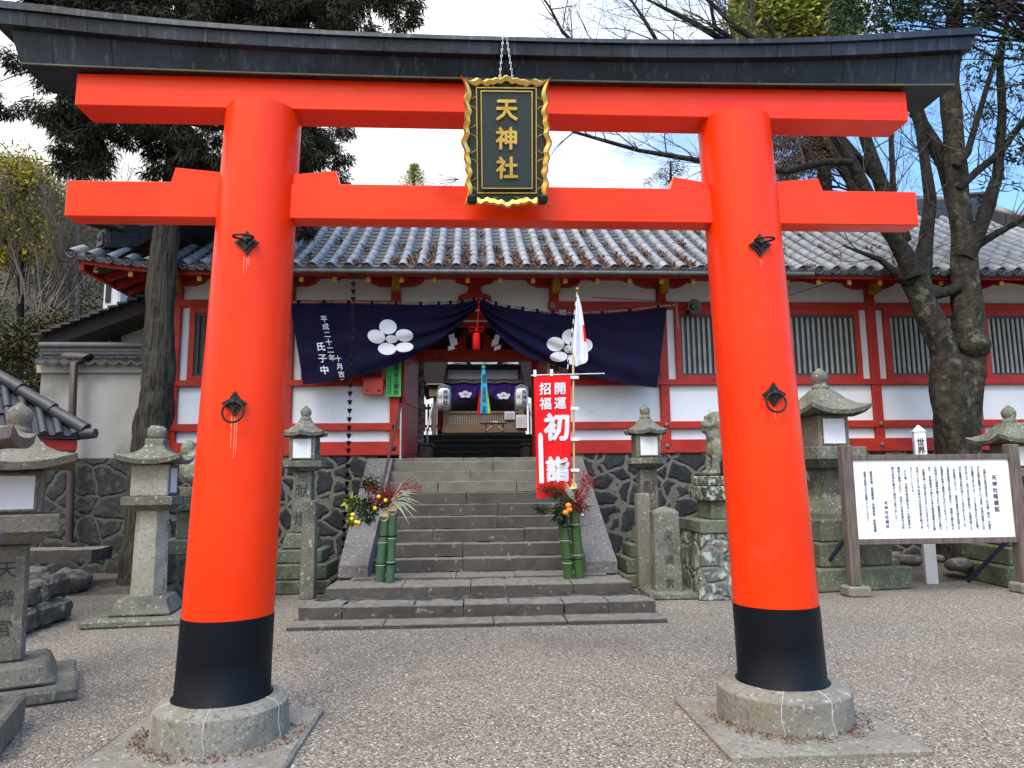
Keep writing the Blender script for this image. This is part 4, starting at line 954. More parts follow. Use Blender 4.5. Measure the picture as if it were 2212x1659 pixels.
t = MB(); write(t, '警察官立寄所', x0+.175, z0+.66, .105, lambda a, b_: Vector((a, W-.134, b_)), .018, pitch=1.02)
write(t, '奈良警察署連絡会', x0+.075, z0+.39, .036, lambda a, b_: Vector((a, W-.134, b_)), .004, pitch=1.25); write(t, '防犯協議会', x0+.035, z0+.37, .034, lambda a, b_: Vector((a, W-.134, b_)), .004, pitch=1.9); t.build('lettering', M['ink'], sg)
wb = thing('wooden_name_board', 'pale wooden board with a black brushed character on the right door post', 'name board', (atY(1195, 805, W-.1).x, W-.1, 3.5))
b = MB(); x0, x1, z0, z1 = atY(1183, 850, W-.12).x, atY(1210, 850, W-.12).x, atY(1195, 850, W-.12).z, atY(1195, 781, W-.12).z
b.b2(x0, x1, W-.14, W-.11, z0, z1, .004); b.build('board', M['woodlight'], wb)
t = MB(); write(t, '神社', (x0+x1)/2, z1-.05, .19, lambda a, b_: Vector((a, W-.144, b_)), .03, pitch=1.1); t.build('lettering', M['ink'], wb)
hs = thing('loudspeaker', 'olive metal horn loudspeaker high on the wall above the first right window', 'loudspeaker', tuple(atY(1500, 660, W-.15)))
c = atY(1499, 662, W-.30); X_ = Matrix.Translation(c) @ Matrix.Rotation(radians(12), 4, 'Z') @ Matrix.Rotation(radians(90), 4, 'X')
b = MB(); b.lathe([(.035, -.22), (.045, -.10), (.075, -.03), (.125, .03), (.135, .035), (.130, .025), (.072, -.035), (.04, -.09)], 28, xf=X_, cap=False); b.build('horn', M['hornm'], hs)
b = MB(); b.lathe([(.012, -.12), (.028, -.06), (.034, -.02), (.001, .0)], 14, xf=X_); b.build('driver_cone', M['hornm'], hs)
b = MB(); b.box(c+Vector((-.04, .22, -.02)), (.04, .12, .14)); b.build('bracket', M['black'], hs)
# ================================================================== rain chain
rcx = [(764, 588), (763, 650), (761, 720), (758, 790), (756, 860), (754, 930), (752, 990), (749, 1060), (744, 1120), (742, 1190)]
RC_ = thing('rain_chain', 'black metal rain chain of small cups hanging from the gutter left of the stairs', 'rain chain', tuple(atY(764, 588, 11.75)))
Pp = [atY(x, y, 11.75-.0*i) for i, (x, y) in enumerate(rcx)]; tot = sum((Pp[i+1]-Pp[i]).length for i in range(9))
nc = 34
for i in range(nc):
    k = (i+.5)/nc*9; j = int(k); p = Pp[j].lerp(Pp[min(j+1, 9)], k-j); s = tot/nc
    b = MB(); b.lathe([(.012, -s*.38), (.020, -s*.34), (.040, s*.10), (.050, s*.14), (.044, s*.14), (.014, -s*.30)], 10, tuple(p), cap=False)
    b.tube([p+Vector((0, 0, -s*.38)), p+Vector((0, 0, -s*.86))], .005, 4); b.build('cup', M['black'], RC_)
rb = MB(); rb.lathe([(.14, 0), (.17, .05), (.17, .16), (.14, .17), (.13, .06), (.02, .04)], 16, tuple(atY(741, 1215, 11.7)-Vector((0, 0, .05)))); rb.rough(.08, .01, 6)
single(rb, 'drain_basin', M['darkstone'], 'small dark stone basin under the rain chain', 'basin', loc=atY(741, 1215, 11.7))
# ================================================================== banner
BY = 9.45
B_ = thing('new_year_banner', 'tall red cloth banner with large white characters on a bamboo pole by the stairs', 'banner', tuple(atY(1240, 1250, BY)))
b = MB(); b.tube([atY(1246, 1248, BY), atY(1240, 1040, BY), atY(1239, 900, BY), atY(1238, 765, BY)], .015, 10); b.build('bamboo_pole', M['woodlight'], B_)
b = MB(); b.tube([atY(1147, 811, BY-.03), atY(1306, 807, BY-.03)], .009, 8); b.build('cross_bar', M['steel'], B_)
def ban(u, v, out=0):
    x0, x1 = 1153+(1160-1153)*v, 1233+1*v; y = 813+(1077-813)*v
    x = x0+(x1-x0)*u; yy = y+(0 if v < .9 else -8*(v-.9)*10*u*.9)+ (3*u*(1-v))*-1
    return atY(x, yy, BY-.03-.02*sin(u*5+v*6)*v-.012*sin(u*9+1)*v-out)
b = MB(); b.grid(ban, 24, 48, True); b.build('banner_cloth', M['red'], B_)
def bfn(a, b_): return ban(a, -b_/264, .006)
asp = 1/81
def wb_(s, ux, py, size, bold, pitch=1.0):
    write_each('character', M['white'], B_, s, ux, -py, size, lambda a, b_: ban(ux+(a-ux)/81, -b_/264, .007), bold, pitch=pitch)
wb_('開運', .70, 13, 27, .03, 1.18); wb_('招福', .30, 13, 27, .03, 1.18); wb_('初', .60, 83, 60, .045); wb_('詣', .60, 176, 55, .045)
t = MB(); pts = [(.08, 130), (.10, 124), (.14, 122), (.19, 124), (.21, 130), (.215, 231), (.08, 231)]
t.add([ban(u, y/264, .007) for u, y in pts], [tuple(range(7))]); t.build('white_bar', M['white'], B_)
for v, u in ((0, .03), (0, .48), (.02, 1.02), (.27, 1.02), (.52, 1.02), (.77, 1.02)):
    b = MB(); b.box(ban(min(u, 1), v)+Vector(((.05 if u > 1 else 0), -.005, (.04 if u < 1 else 0))), (.11 if u > 1 else .04, .012, .04 if u > 1 else .09)); b.build('tie_loop', M['white'], B_)
# national flag on striped pole
FY = 11.9
FG = thing('national_flag', 'white flag with a red disc hanging limp from a black and white striped pole', 'flag', tuple(atY(1226, 797, FY)))
a, b = atY(1226, 797, FY), atY(1246.5, 632, FY)
for i in range(17):
    q = MB(); q.tube([a.lerp(b, i/17), a.lerp(b, (i+1)/17)], .011, 8); q.build('pole_band', M['white'] if i % 2 == 0 else M['ink'], FG)
q = MB(); q.sphere(atY(1247, 624, FY), .042, 14); q.tube([b, atY(1247, 627, FY)], .008, 6); q.build('gilt_ball', M['gold'], FG)
FP_ = [(1247, 636, 1249, 636), (1244, 660, 1256, 662), (1241, 700, 1262, 702), (1238, 740, 1267, 738), (1237, 768, 1270, 765), (1240, 777, 1270, 776), (1243, 792, 1266, 783)]
def flagS(u, v):
    k = v*(len(FP_)-1); i = min(int(k), len(FP_)-2); t_ = k-i; A = [FP_[i][q]+(FP_[i+1][q]-FP_[i][q])*t_ for q in range(4)]
    w_ = (A[2]-A[0]); x = A[0]+w_*u; y = A[1]+(A[3]-A[1])*u
    return atY(x, y, FY-.04-.05*sin(u*pi*2.2+.5)*min(1, v*1.5))
q = MB(); q.grid(flagS, 22, 30, True)
for i, f in enumerate(q.f):
    col, row = i % 22, i//22
    if (col-20.5)**2/14+(row-12)**2/9 < 1 and col > 17: q.mi[i] = 1
q.build('flag_cloth', [M['white'], M['red']], FG)
# ================================================================== bamboo New Year decorations
def kadomatsu(cs, bm_, label, side):
    base = atY(cs[0][0], cs[0][1], 9.42); K_ = thing('bamboo_decoration', label, 'bamboo decoration', tuple(base), 'bamboo New Year decorations beside the stairs')
    tops = []
    for (x0, y0, x1, y1, r) in cs:
        a = atY(x0, y0, 9.42); b = atY(x1, y1, 9.42); n_ = 18; pts = []; rr_ = []
        for i in range(n_+1):
            k = i/n_; pts.append(a.lerp(b, k)); rr_.append(r*(1.06 if i in (5, 11) else 1))
        c = MB(); c.tube(pts, rr_, 18); Cn = c.build('bamboo_stem', M[bm_], K_)
        tp = MB(); d = (b-a).normalized(); X_ = Matrix.Translation(b+d*.03) @ Matrix.Rotation(radians(55), 4, 'X')      # slanting cut
        tp.lathe([(r*.98, -.002), (r*1.0, .004), (r*.80, .006), (r*.78, -.02), (.001, -.022)], 20, xf=X_, cap=False, sy=1.8); tp.build('slanted_cut', M['bamboocut'], Cn)
        nd = MB()
        for i in (5, 11): nd.ring((0, 0, 0), r*1.05, .004, 'Z', 20, 6, Matrix.Translation(pts[i]))
        nd.build('node_rings', M['blade'], Cn); tops.append(b)
    bd_ = MB()
    for k in (.28, .68):
        pa = atY(cs[0][0], cs[0][1], 9.42).lerp(tops[0], k); pb2 = atY(cs[1][0], cs[1][1], 9.42).lerp(tops[1], k)
        zc = (pa.z+pb2.z)/2
        for p in (pa, pb2): bd_.lathe([(.062, -.012), (.068, -.006), (.068, .006), (.062, .012)], 20, (p.x, p.y, zc), cap=False)
    bd_.build_each('binding_wire', M['black'], K_)
    return K_, tops
K1, tp1 = kadomatsu([(820, 1261, 831, 1116, .060), (842, 1257, 849, 1104, .055)], 'bamboo', 'green bamboo New Year decoration with red berries and yellow fruit left of the steps', -1)
fo = MB(); c1 = atY(838, 1075, 9.38)
def near(x, y, Y=9.35): return tuple(atY(x, y, Y))
leaves(fo, [(near(795, 1090, 9.45), (.20, .08, .10)), (near(775, 1085), (.16, .08, .05)), (near(835, 1075, 9.5), (.16, .06, .10)), (near(800, 1045), (.10, .08, .10)), (near(795, 1115), (.10, .06, .06))], 130, .085, .012, .3)
for i in range(9): fo.tube([near(832, 1090), near(800+random.uniform(-25, 30), 1040+random.uniform(-20, 20)), near(795+random.uniform(-25, 25), 1010+random.uniform(-5, 30))], [.006, .004, .002], 4)
fo.build('leaves', M['evergreen'], K1)
ny = MB(); leaves(ny, [(near(757, 1085), (.05, .03, .03)), (near(762, 1120), (.03, .02, .06))], 30, .09, .02, .3); ny.build('yellow_green_leaves', M['limeleaf'], K1)
be = MB()
for i in range(420):
    x, y = random.choice(((832, 1078, 22, 14), (800, 1056, 22, 12), (855, 1066, 22, 14), (880, 1045, 16, 12), (830, 1060, 26, 16), (812, 1080, 14, 8), (895, 1055, 10, 10)))[:2], 0
    x = x; cxx, cyy = x; p = near(random.gauss(cxx, 9), random.gauss(cyy, 8), 9.28+random.gauss(0, .05)); be.sphere(p, .0075, 6)
for i in range(26): be.tube([near(840, 1085), near(random.gauss(860, 28), random.gauss(1050, 12))], .0022, 3)
be.build('berry_sprays', M['nandina'], K1)
bl = MB()
for i in range(26):
    a = Vector(near(845, 1080, 9.33)); an = random.uniform(-.9, 1.0); ln = random.uniform(.22, .42); d = Vector((cos(an)*ln, random.uniform(-.12, .05), sin(an)*ln)); s = Vector((-sin(an), 0, cos(an)))*.009
    bl.add([a+s*.3, a-s*.3, a+d*.6-s+Vector((0, 0, .02)), a+d+Vector((0, 0, -.04)), a+d*.6+s+Vector((0, 0, .02))], [(0, 1, 2, 3, 4)])
bl.build('striped_blades', M['blade'], K1)
for x, y in ((762, 1112), (760, 1121), (769, 1128), (775, 1129), (818, 1073), (810, 1098), (833, 1081)):
    q = MB(); q.sphere(near(x, y, 9.22), .026, 10); q.build('yellow_fruit', M['berryy'], K1)
K2, tp2 = kadomatsu([(1229, 1256, 1215, 1112, .064), (1253, 1254, 1236, 1056, .064)], 'bamboodark', 'deep green bamboo New Year decoration with oranges and pine below the red banner', 1)
fo = MB(); leaves(fo, [(near(1232, 1088), (.18, .08, .07)), (near(1215, 1070), (.20, .08, .07)), (near(1190, 1055), (.16, .05, .04)), (near(1250, 1098, 9.5), (.14, .05, .07)), (near(1210, 1100), (.09, .05, .07)), (near(1170, 1100), (.10, .03, .02))], 190, .07, .006, .2)
leaves(fo, [(near(1212, 1108, 9.3), (.07, .04, .05))], 60, .12, .02, 1.1); fo.build('leaves', M['evergreen'], K2)
be = MB()
for i in range(420):
    cxx, cyy = random.choice(((1262, 1062), (1268, 1048), (1258, 1078), (1272, 1040), (1255, 1098), (1265, 1030), (1245, 1085)))
    be.sphere(near(random.gauss(cxx, 8), random.gauss(cyy, 8), 9.3+random.gauss(0, .04)), .0075, 6)
for i in range(30): be.tube([near(1245, 1092), near(random.gauss(1262, 10), random.gauss(1052, 22))], .002, 3)
be.build('berry_sprays', M['nandina'], K2)
bl = MB()
for i in range(12):
    a = Vector(near(1245, 1085, 9.33)); an = random.uniform(.7, 2.6); ln = random.uniform(.15, .34); d = Vector((cos(an)*ln, random.uniform(-.1, .05), sin(an)*ln)); s = Vector((-sin(an), 0, cos(an)))*.007
    bl.add([a+s*.3, a-s*.3, a+d*.6-s, a+d, a+d*.6+s], [(0, 1, 2, 3, 4)])
bl.build('grass_blades', M['blade'], K2)
for x, y in ((1228, 1092), (1230, 1101), (1222, 1107)):
    q = MB(); q.sphere(near(x, y, 9.20), .040, 14, (1, 1, .88)); q.build('orange', M['orange'], K2)
# ================================================================== stone lanterns
def roof4(mb, w_, z0, h, up_=.06, thick=.05, n=14, k=4, top=.28):
    # curved square (or hexagonal) hood: concave slopes, lifted corners
    def corner(i, r): a = 2*pi*i/k+pi/k; return Vector((r*cos(a), r*sin(a), 0))
    Rr = w_/2/cos(pi/k); prof = [(1.0, 0), (.86, .10), (.68, .28), (.50, .52), (.36, .78), (top, 1.0)]
    rows = []
    for r, hh in prof:
        row = []
        for i in range(k):
            a, b = corner(i, Rr*r), corner(i+1, Rr*r)
            for j in range(6):
                t = j/6; p = a.lerp(b, t); l = up_*(abs(2*t-1)**2.2)*(r**3); row.append((p.x, p.y, z0+thick+h*hh+l))
        rows.append(row)
    under_ = []
    for i in range(k):
        a, b = corner(i, Rr*.97), corner(i+1, Rr*.97)
        for j in range(6):
            t = j/6; p = a.lerp(b, t); under_.append((p.x, p.y, z0+up_*(abs(2*t-1)**2.2)))
    inn = [(p[0]*.5, p[1]*.5, z0+.01) for p in under_]
    allr = [inn, under_]+rows; m = len(under_); vs = [p for r_ in allr for p in r_]; fs = []
    for r_ in range(len(allr)-1): fs += [(r_*m+q, r_*m+(q+1) % m, (r_+1)*m+(q+1) % m, (r_+1)*m+q) for q in range(m)]
    fs.append(tuple(range(m-1, -1, -1))); fs.append(tuple((len(allr)-1)*m+q for q in range(m)))
    mb.add(vs, fs, False)
def jewel(mb, z, s, sq=False):
    mb.lathe([(.55*s, 0), (.62*s, .12*s), (.60*s, .34*s), (.50*s, .42*s), (.44*s, .46*s), (.52*s, .60*s), (.60*s, .90*s), (.58*s, 1.15*s), (.42*s, 1.42*s), (.18*s, 1.58*s), (.02, 1.68*s)], 16, (0, 0, z))
def lantern(base, rz, label, P, matn='lantern', text=None, group='stone lanterns standing before the shrine', boxmat=None, shaftmat=None):
    # P: dict of heights/widths (metres) bottom to top
    T_ = thing('stone_lantern', label, 'stone lantern', base, group, True, rz)
    st = M[matn]; z = 0
    for (w_, h_, tp_) in P['tiers']:
        c = MB(); c.box((0, 0, z+h_/2), (w_, w_, h_-.006), .018, 0, None, (tp_, tp_)); c.rough(.09, .007, 5); c.build('base_tier', M[P.get('tmat', matn)], T_); z += h_
    sh_h = P['shaft'][1]; c = MB()
    if P.get('flare'):
        f = P['flare']; c.lathe([(f*1.0, 0), (f*.98, .10*sh_h), (f*.62, .42*sh_h), (f*.48, .75*sh_h), (f*.52, sh_h)], 4, (0, 0, z), False, True, pi/4)
        c.rough(.06, .004, 6)
    elif P.get('oct'): c.lathe([(P['shaft'][0]/2*1.08, 0), (P['shaft'][0]/2*.98, sh_h)], 6, (0, 0, z), False, True, 0); c.rough(.1, .005, 5)
    else: c.box((0, 0, z+sh_h/2), (P['shaft'][0], P['shaft'][0], sh_h), .02, 0, None, (.88, .88)); c.rough(.08, .005, 5)
    SH = c.build('shaft', M[shaftmat or matn], T_)
    if text:
        s_ = P['shaft'][0]; yf = lambda zz: -(s_/2)*(1-.12*(zz-z)/sh_h)-.007
        if P.get('flare'): yf = lambda zz: -P['flare']*.62*.72-.02
        if P.get('textside'): write_each('engraved_character', M['engrave'], SH, text, 0, z+sh_h*P.get('tz', .93), P.get('ts', .17), lambda a, b: Vector((s_/2*.98+.002, a, b)), .0, pitch=P.get('tp', 1.5))
        else: write_each('engraved_character', M['engrave'], SH, text, .0, z+sh_h*P.get('tz', .93), P.get('ts', .17), lambda a, b: Vector((a, yf(b), b)), 0, pitch=P.get('tp', 1.5))
    z += sh_h
    w_, h_ = P['tray']; k_ = P.get('k', 4); cs = cos(pi/k_)
    c = MB(); c.lathe([(w_/2/cs*.66, 0), (w_/2/cs*.92, h_*.38), (w_/2/cs, h_*.42), (w_/2/cs, h_*.95), (w_/2/cs*.97, h_)], k_, (0, 0, z), False, True, pi/k_); c.rough(.08, .004, 6); c.build('tray', st, T_); z += h_
    w_, h_ = P['box']; c = MB(); k2 = P.get('bk', 4)
    c.box((0, 0, z+h_/2), (w_, w_, h_), .012); c.rough(.08, .003, 6)
    B2 = c.build('fire_box', M[boxmat or matn], T_)
    for rr_ in P.get('win', (0,)):
        o = MB(); X_ = Matrix.Rotation(rr_, 4, 'Z')
        o.box((0, -w_/2-.003, z+h_/2), (w_*.70, .012, h_*.78), 0, 0, X_); o.build('paper_window', M['paper'], B2)
        f = MB()
        for sx in (-1, 1): f.box((sx*w_*.375, -w_/2-.007, z+h_/2), (.018, .016, h_*.84), .002, 0, X_)
        for sz in (-1, 1): f.box((0, -w_/2-.007, z+h_/2+sz*h_*.41), (w_*.73, .016, .018), .002, 0, X_)
        f.build('window_frame', M[P.get('fm', 'lantern')], B2)
    z += h_
    w_, h_ = P['hood']; c = MB(); roof4(c, w_, z, h_, P.get('up', .05), P.get('ht', .055), k=k_, top=P.get('htop', .3)); c.rough(.07, .006, 7); c.build('hood', st, T_); z += h_+P.get('ht', .055)-.01
    c = MB()
    if P.get('sqj'):
        c.box((0, 0, z+.04), (P['jewel']*.95, P['jewel']*.95, .10), .01); c.lathe([(P['jewel']*.42, 0), (P['jewel']*.5, .03), (P['jewel']*.48, .12), (P['jewel']*.30, .155), (.02, .16)], 12, (0, 0, z+.09))
    else: jewel(c, z, P['jewel'])
    c.rough(.05, .006, 9); c.build('jewel_finial', st, T_)
    return T_

def foot(x, y, Y): p = atZ(x, y, 0); return p
def lgt(y0, y1, Y): return atY(1100, y1, Y).z-atY(1100, y0, Y).z
LY = 10.9
def zz_(y, Y=LY, x=655): return atY(x, y, Y).z
# matching pair either side of the stairs
tz = [0, zz_(1245), zz_(1212), zz_(1183), zz_(1150), zz_(1018), zz_(996), zz_(944), zz_(912)]
Pm = dict(tiers=[(1.02, tz[1], 1), (.88, tz[2]-tz[1], 1), (.70, tz[3]-tz[2], 1), (.50, tz[4]-tz[3], .78)], shaft=(.29, tz[5]-tz[4]), tray=(.54, tz[6]-tz[5]), box=(.37, tz[7]-tz[6]), hood=(.60, .19), jewel=.135, tmat='mossy', ts=.21, tp=1.9, tz=.90, up=.03, k=6, htop=.28, bk=4)
xa = atY(655, 1100, LY).x; la = lantern((xa, LY, 0), 0, 'mossy stone lantern with white window left of the stairs, behind a thin post', Pm, text='献燈')
xb = atY(1400, 1100, LY).x; lb = lantern((xb, LY, 0), 0, 'slim stone lantern with white window right of the stairs before the rubble wall', Pm, text='献燈')
# big flared lantern right of the torii
by = 10.45; zb_ = lambda y: atY(1790, y, by).z
Pb = dict(tiers=[(1.45, zb_(1215), 1), (1.12, zb_(1165)-zb_(1215), 1), (.92, zb_(1118)-zb_(1165), .97)], shaft=(.5, zb_(1008)-zb_(1100)+.1), flare=.50, tray=(.80, zb_(962)-zb_(1006)), box=(.50, zb_(893)-zb_(960)), hood=(.98, .34), jewel=.20, tmat='mossy', ts=.16, tz=.98, tp=1.2, up=.10, ht=.06, htop=.24)
lantern((atY(1790, 1100, by).x, by, 0), radians(8), 'largest stone lantern with flared base and wide hood, left of the notice board', Pb, text='常燈', boxmat='lanternwarm')
# far right lantern partly behind the notice board
ry = 10.3; zr = lambda y: atY(2196, y, ry).z
Pr = dict(tiers=[(1.3, .28, 1), (1.05, .25, 1), (.8, .2, .9)], shaft=(.40, zr(1040)-.73), tray=(.66, zr(1012)-zr(1040)), box=(.42, zr(960)-zr(1012)), hood=(.86, .26), jewel=.165, tmat='mossy', up=.08)
lantern((atY(2200, 1100, ry).x, ry, 0), radians(-6), 'dark hooded stone lantern at the far right edge behind the notice board post', Pr, boxmat='lanternwarm')
# slim cream lantern left of the torii
cy_ = 8.75; zc_ = lambda y: atY(325, y, cy_).z
Pc = dict(tiers=[(1.05, .085, 1), (.66, zc_(1283)-.085, .72)], shaft=(.36, zc_(1102)-zc_(1283)), oct=1, tray=(.54, zc_(1072)-zc_(1102)), box=(.40, zc_(1004)-zc_(1072)), hood=(.70, .17), jewel=.22, tmat='lantern', up=.07, ht=.05, win=(radians(90),), textside=True, ts=.15, tz=.98, k=4, sqj=True, tp=2.2)
lantern((atY(325, 1200, cy_).x, cy_, 0), radians(7), 'cream stone lantern with six sided shaft just left of the left torii pillar', Pc, matn='lantern', boxmat='lanterncream', shaftmat='lanterncream', text='天満宮')
# two near lanterns cropped by the left edge
ny_ = 5.75; zn = lambda y: atY(20, y, ny_).z
Pn = dict(tiers=[(1.0, .10, 1), (.74, zn(1425)-.10, .82)], shaft=(.30, zn(1172)-zn(1425)), tray=(.62, zn(1110)-zn(1172)), box=(.40, zn(1018)-zn(1110)), hood=(.80, .22), jewel=.15, up=.07, ht=.06, ts=.13, tz=.90, tp=1.6)
lantern((atY(18, 1200, ny_).x, ny_, 0), radians(28), 'tall stone lantern with black engraved characters on its shaft near the left edge', Pn, text='天満宮', matn='granitewarm', shaftmat='granitewarm')
n2 = 4.55; zq = lambda y: atY(-60, y, n2).z
Pq = dict(tiers=[(.80, .20, 1), (.56, .18, .85)], shaft=(.28, zq(1195)-.38), tray=(.50, zq(1155)-zq(1195)), box=(.34, zq(968)-zq(1155)), hood=(.70, .16), jewel=.12, up=.05, ht=.07)
lantern((atY(-118, 1200, n2).x, n2, 0), radians(20), 'nearest stone lantern cropped by the left edge, only its hood and base corner in view', Pq, matn='granitewarm')
# ================================================================== stone posts
def post(name, x, y0, y1, wd, label, tip=False, text=None, plinth=None, m='granite', grp='engraved stone posts', Y=None):
    b = atZ(x, y0, 0) if Y is None else Vector((atY(x, y0, Y).x, Y, 0)); h = atY(x, y1, b.y).z
    T_ = thing(name, label, 'stone post', (b.x, b.y, 0), grp, True)
    c = MB()
    if tip: c.box((0, 0, (h-.06)/2), (wd, wd*.8, h-.06), .015, 0, None, (.92, .92)); c.lathe([(wd*.60, 0), (wd*.30, .045), (.01, .065)], 4, (0, 0, h-.062), False, True, pi/4, sy=.8)
    else: c.box((0, 0, h/2), (wd, wd, h), .01, 0, None, (.93, .93))
    c.rough(.1, .004, 5); c.build('stone_shaft', M[m], T_)
    if plinth: c = MB(); c.box((.02, .02, plinth[1]/2), (plinth[0], plinth[0], plinth[1]), .02); c.rough(.1, .008, 5); c.build('plinth', M[m], T_)
    if text: write_each('engraved_character', M['engrave'], T_, text, 0, h*.80, .13, lambda a, b_: Vector((a, -wd*.4-.006, b_)), 0, pitch=2.3)
    return T_
post('stone_post', 665, 1293, 1082, .19, 'thin square stone post standing on the gravel left of the stairs', m='lantern')
post('stone_post', 1394, 1275, 1066, .20, 'thin square stone post in front of the right slim lantern', m='granite')
post('stone_marker', 1441, 1283, 1094, .36, 'broad pale stone marker with pointed top engraved with a shrine name', True, '天満宮', (.62, .09), 'lantern', Y=9.6)
# ================================================================== guardian lion dogs
def blob(name, sph, vox, m, parent, amt=.012, sc=9):
    b = MB()
    for c, r, s in sph: b.sphere(c, r, 14, s)
    me = bpy.data.meshes.new('t'); me.from_pydata(b.v, [], b.f); o = bpy.data.objects.new('t', me); COL.objects.link(o)
    md = o.modifiers.new('r', 'REMESH'); md.mode = 'VOXEL'; md.voxel_size = vox
    m2 = o.modifiers.new('s', 'SMOOTH'); m2.iterations = 2; m2.factor = .5
    bpy.context.view_layer.update(); e = bpy.data.meshes.new_from_object(o.evaluated_get(bpy.context.evaluated_depsgraph_get())); bpy.data.objects.remove(o)
    out = MB(); e.update(); out.v = [tuple(v.co+v.normal*amt*noise.fractal(v.co*sc, 1, 2, 4)) for v in e.vertices]; out.f = [tuple(p.vertices) for p in e.polygons]; out.sm = [True]*len(out.f); out.mi = [0]*len(out.f)
    bpy.data.meshes.remove(e); return out.build(name, m, parent)
def komainu(base, zf, face, label, ped):
    T_ = thing('guardian_lion_dog', label, 'stone lion dog', (base.x, base.y, zf), 'guardian lion dogs on masonry pedestals', True, 0)
    f = face; S_ = []
    def s(x, y, z, r, sx=1, sy=1, sz=1): S_.append(((x*f, y, z), r, (sx, sy, sz)))
    # f=+1: faces +x (mirrored by f)
    s(-.16, 0, .20, .19, 1.1, 1.0, 1); s(-.05, 0, .32, .17, 1, .95, 1.1); s(.05, 0, .42, .17, .9, .95, 1.1); s(.10, 0, .30, .13)
    for sy in (-1, 1):
        s(-.12, sy*.14, .14, .13, 1.2, .7, 1); s(.0, sy*.17, .045, .055, 1.6, .9, .8); s(.14, sy*.10, .30, .075, .9, .9, 1.6); s(.155, sy*.10, .18, .052, 1, 1, 1.8); s(.165, sy*.10, .09, .048, 1, 1, 1.5); s(.19, sy*.10, .035, .055, 1.4, 1, .7)
        s(.10, sy*.12, .58, .055, .8, .6, 1.1); s(.20, sy*.055, .66, .035, 1, 1, .7); s(.05, sy*.13, .50, .07)
    s(.10, 0, .60, .135, 1.05, 1, .95); s(.20, 0, .57, .09, 1, 1.05, .7); s(.24, 0, .59, .05, 1, 1.2, .7); s(.21, 0, .51, .065, 1, 1, .5); s(.0, 0, .60, .12, .9, 1.1, 1.2); s(-.04, 0, .48, .13, .9, 1.15, 1.1); s(.14, 0, .45, .10, .9, 1.1, 1)
    for i in range(9):
        a = i*.7; s(.0+.05*cos(a), .13*sin(a), .46+.10*cos(a*1.3), .045)
    s(-.28, 0, .28, .08, .9, .9, 1.4); s(-.29, 0, .40, .085, .9, 1, 1.3)
    S_ = [(c, r*1.22, (a[0], a[1], a[2])) if 0 else (tuple(q*1.22 for q in c), r*1.22, a) for c, r, a in S_]
    blob('body', S_, .018, M['mossylion'], T_)
    z = 0
    P_ = thing('lion_dog_pedestal', label.replace('mossy stone guardian lion dog half hidden', 'stepped pedestal of the stone lion dog half hidden'), 'pedestal', (base.x, base.y, 0), 'masonry pedestals of the lion dogs', True)
    for nm, w_, z0_, z1_, m_, tp_ in ped:
        c = MB(); c.box((0, 0, (z0_+z1_)/2), (w_, w_*.85, z1_-z0_-.003), .012, 0, None, (tp_, tp_)); c.rough(.10, .007, 6); c.build(nm, M[m_], P_)
    return T_



kY = 9.75
zk = lambda y: atY(1560, y, kY-.3).z
pr = [('masonry_base', 1.28, 0, zk(1150), 'masonryl', .84), ('cap_slab', 1.12, zk(1150), zk(1122), 'mossy', 1.02), ('block', .72, zk(1122), zk(1082), 'mossy', .98), ('cornice', .86, zk(1082), zk(1050), 'lichened', 1.06), ('plinth', .76, zk(1050), zk(1028), 'lichened', 1)]
kx = 3.52
komainu(Vector((kx, kY, 0)), zk(1028), -1, 'mossy stone guardian lion dog half hidden by the right torii pillar', pr)
kx2 = -3.34
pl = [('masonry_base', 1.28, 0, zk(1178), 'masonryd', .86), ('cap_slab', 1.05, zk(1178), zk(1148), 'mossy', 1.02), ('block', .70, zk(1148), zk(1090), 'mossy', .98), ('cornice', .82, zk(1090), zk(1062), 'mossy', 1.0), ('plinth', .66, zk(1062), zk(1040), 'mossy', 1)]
komainu(Vector((kx2, kY, 0)), zk(1040), 1, 'mossy stone guardian lion dog half hidden by the left torii pillar', pl)
# ================================================================== inner steps and worship hall seen through the gate
IS = thing('inner_steps', 'dark stone steps inside the gate rising to the worship hall', 'steps', (.1, 17.5, 1.9))
ix0, ix1 = -2.2, 2.6
for i in range(5):
    c = MB(); z = 2.12+.155*i; c.b2(ix0, ix1, 17.45+.30*i, 17.45+.30*i+.6, z-.15, z, .012); c.rough(.25, .006, 4); c.build('step', M['stepdark'], IS)
HZ = 2.12+.155*4
cy = MB(); cy.grid(lambda u, v: (-16+34*u, 18.9+26*v, HZ-.012), 4, 4, False)
struct(cy, 'courtyard_ground', M['earth'])
lo = MB(); lo.grid(lambda u, v: (-5+10*u, 17.0+.6*v, 1.925), 2, 2, False); struct(lo, 'passage_ground', M['stepdark'])
WY = 21.6
H = thing('worship_hall', 'open timber worship hall with lattice panel seen through the gate', 'worship hall', (atY(1045, 935, WY).x, WY, HZ))
def hx(px, Y=WY): return atY(px, 880, Y).x
def hz(py, Y=WY): return atY(1045, py, Y).z
def hb(name, x0, x1, y0, y1, m, d0=0, d1=.12, lab=None, par=None, bev=.004):
    b = MB(); b.b2(hx(x0), hx(x1), WY+d0, WY+d1, hz(y1), hz(y0), bev); return b.build(name, M[m], par or H, lab)
hb('sill', 955, 1133, 924, 935, 'wood', -.08, .14)
hb('post', 957, 968, 800, 924, 'wood'); hb('post', 1121, 1132, 800, 924, 'wood')
hb('panel_rail', 968, 1121, 888, 893, 'wood'); hb('panel_rail', 968, 1121, 918, 924, 'wood')
lt = MB(); nx, nz_ = 30, 7
x0, x1, z0, z1 = hx(968), hx(1121), hz(918), hz(893)
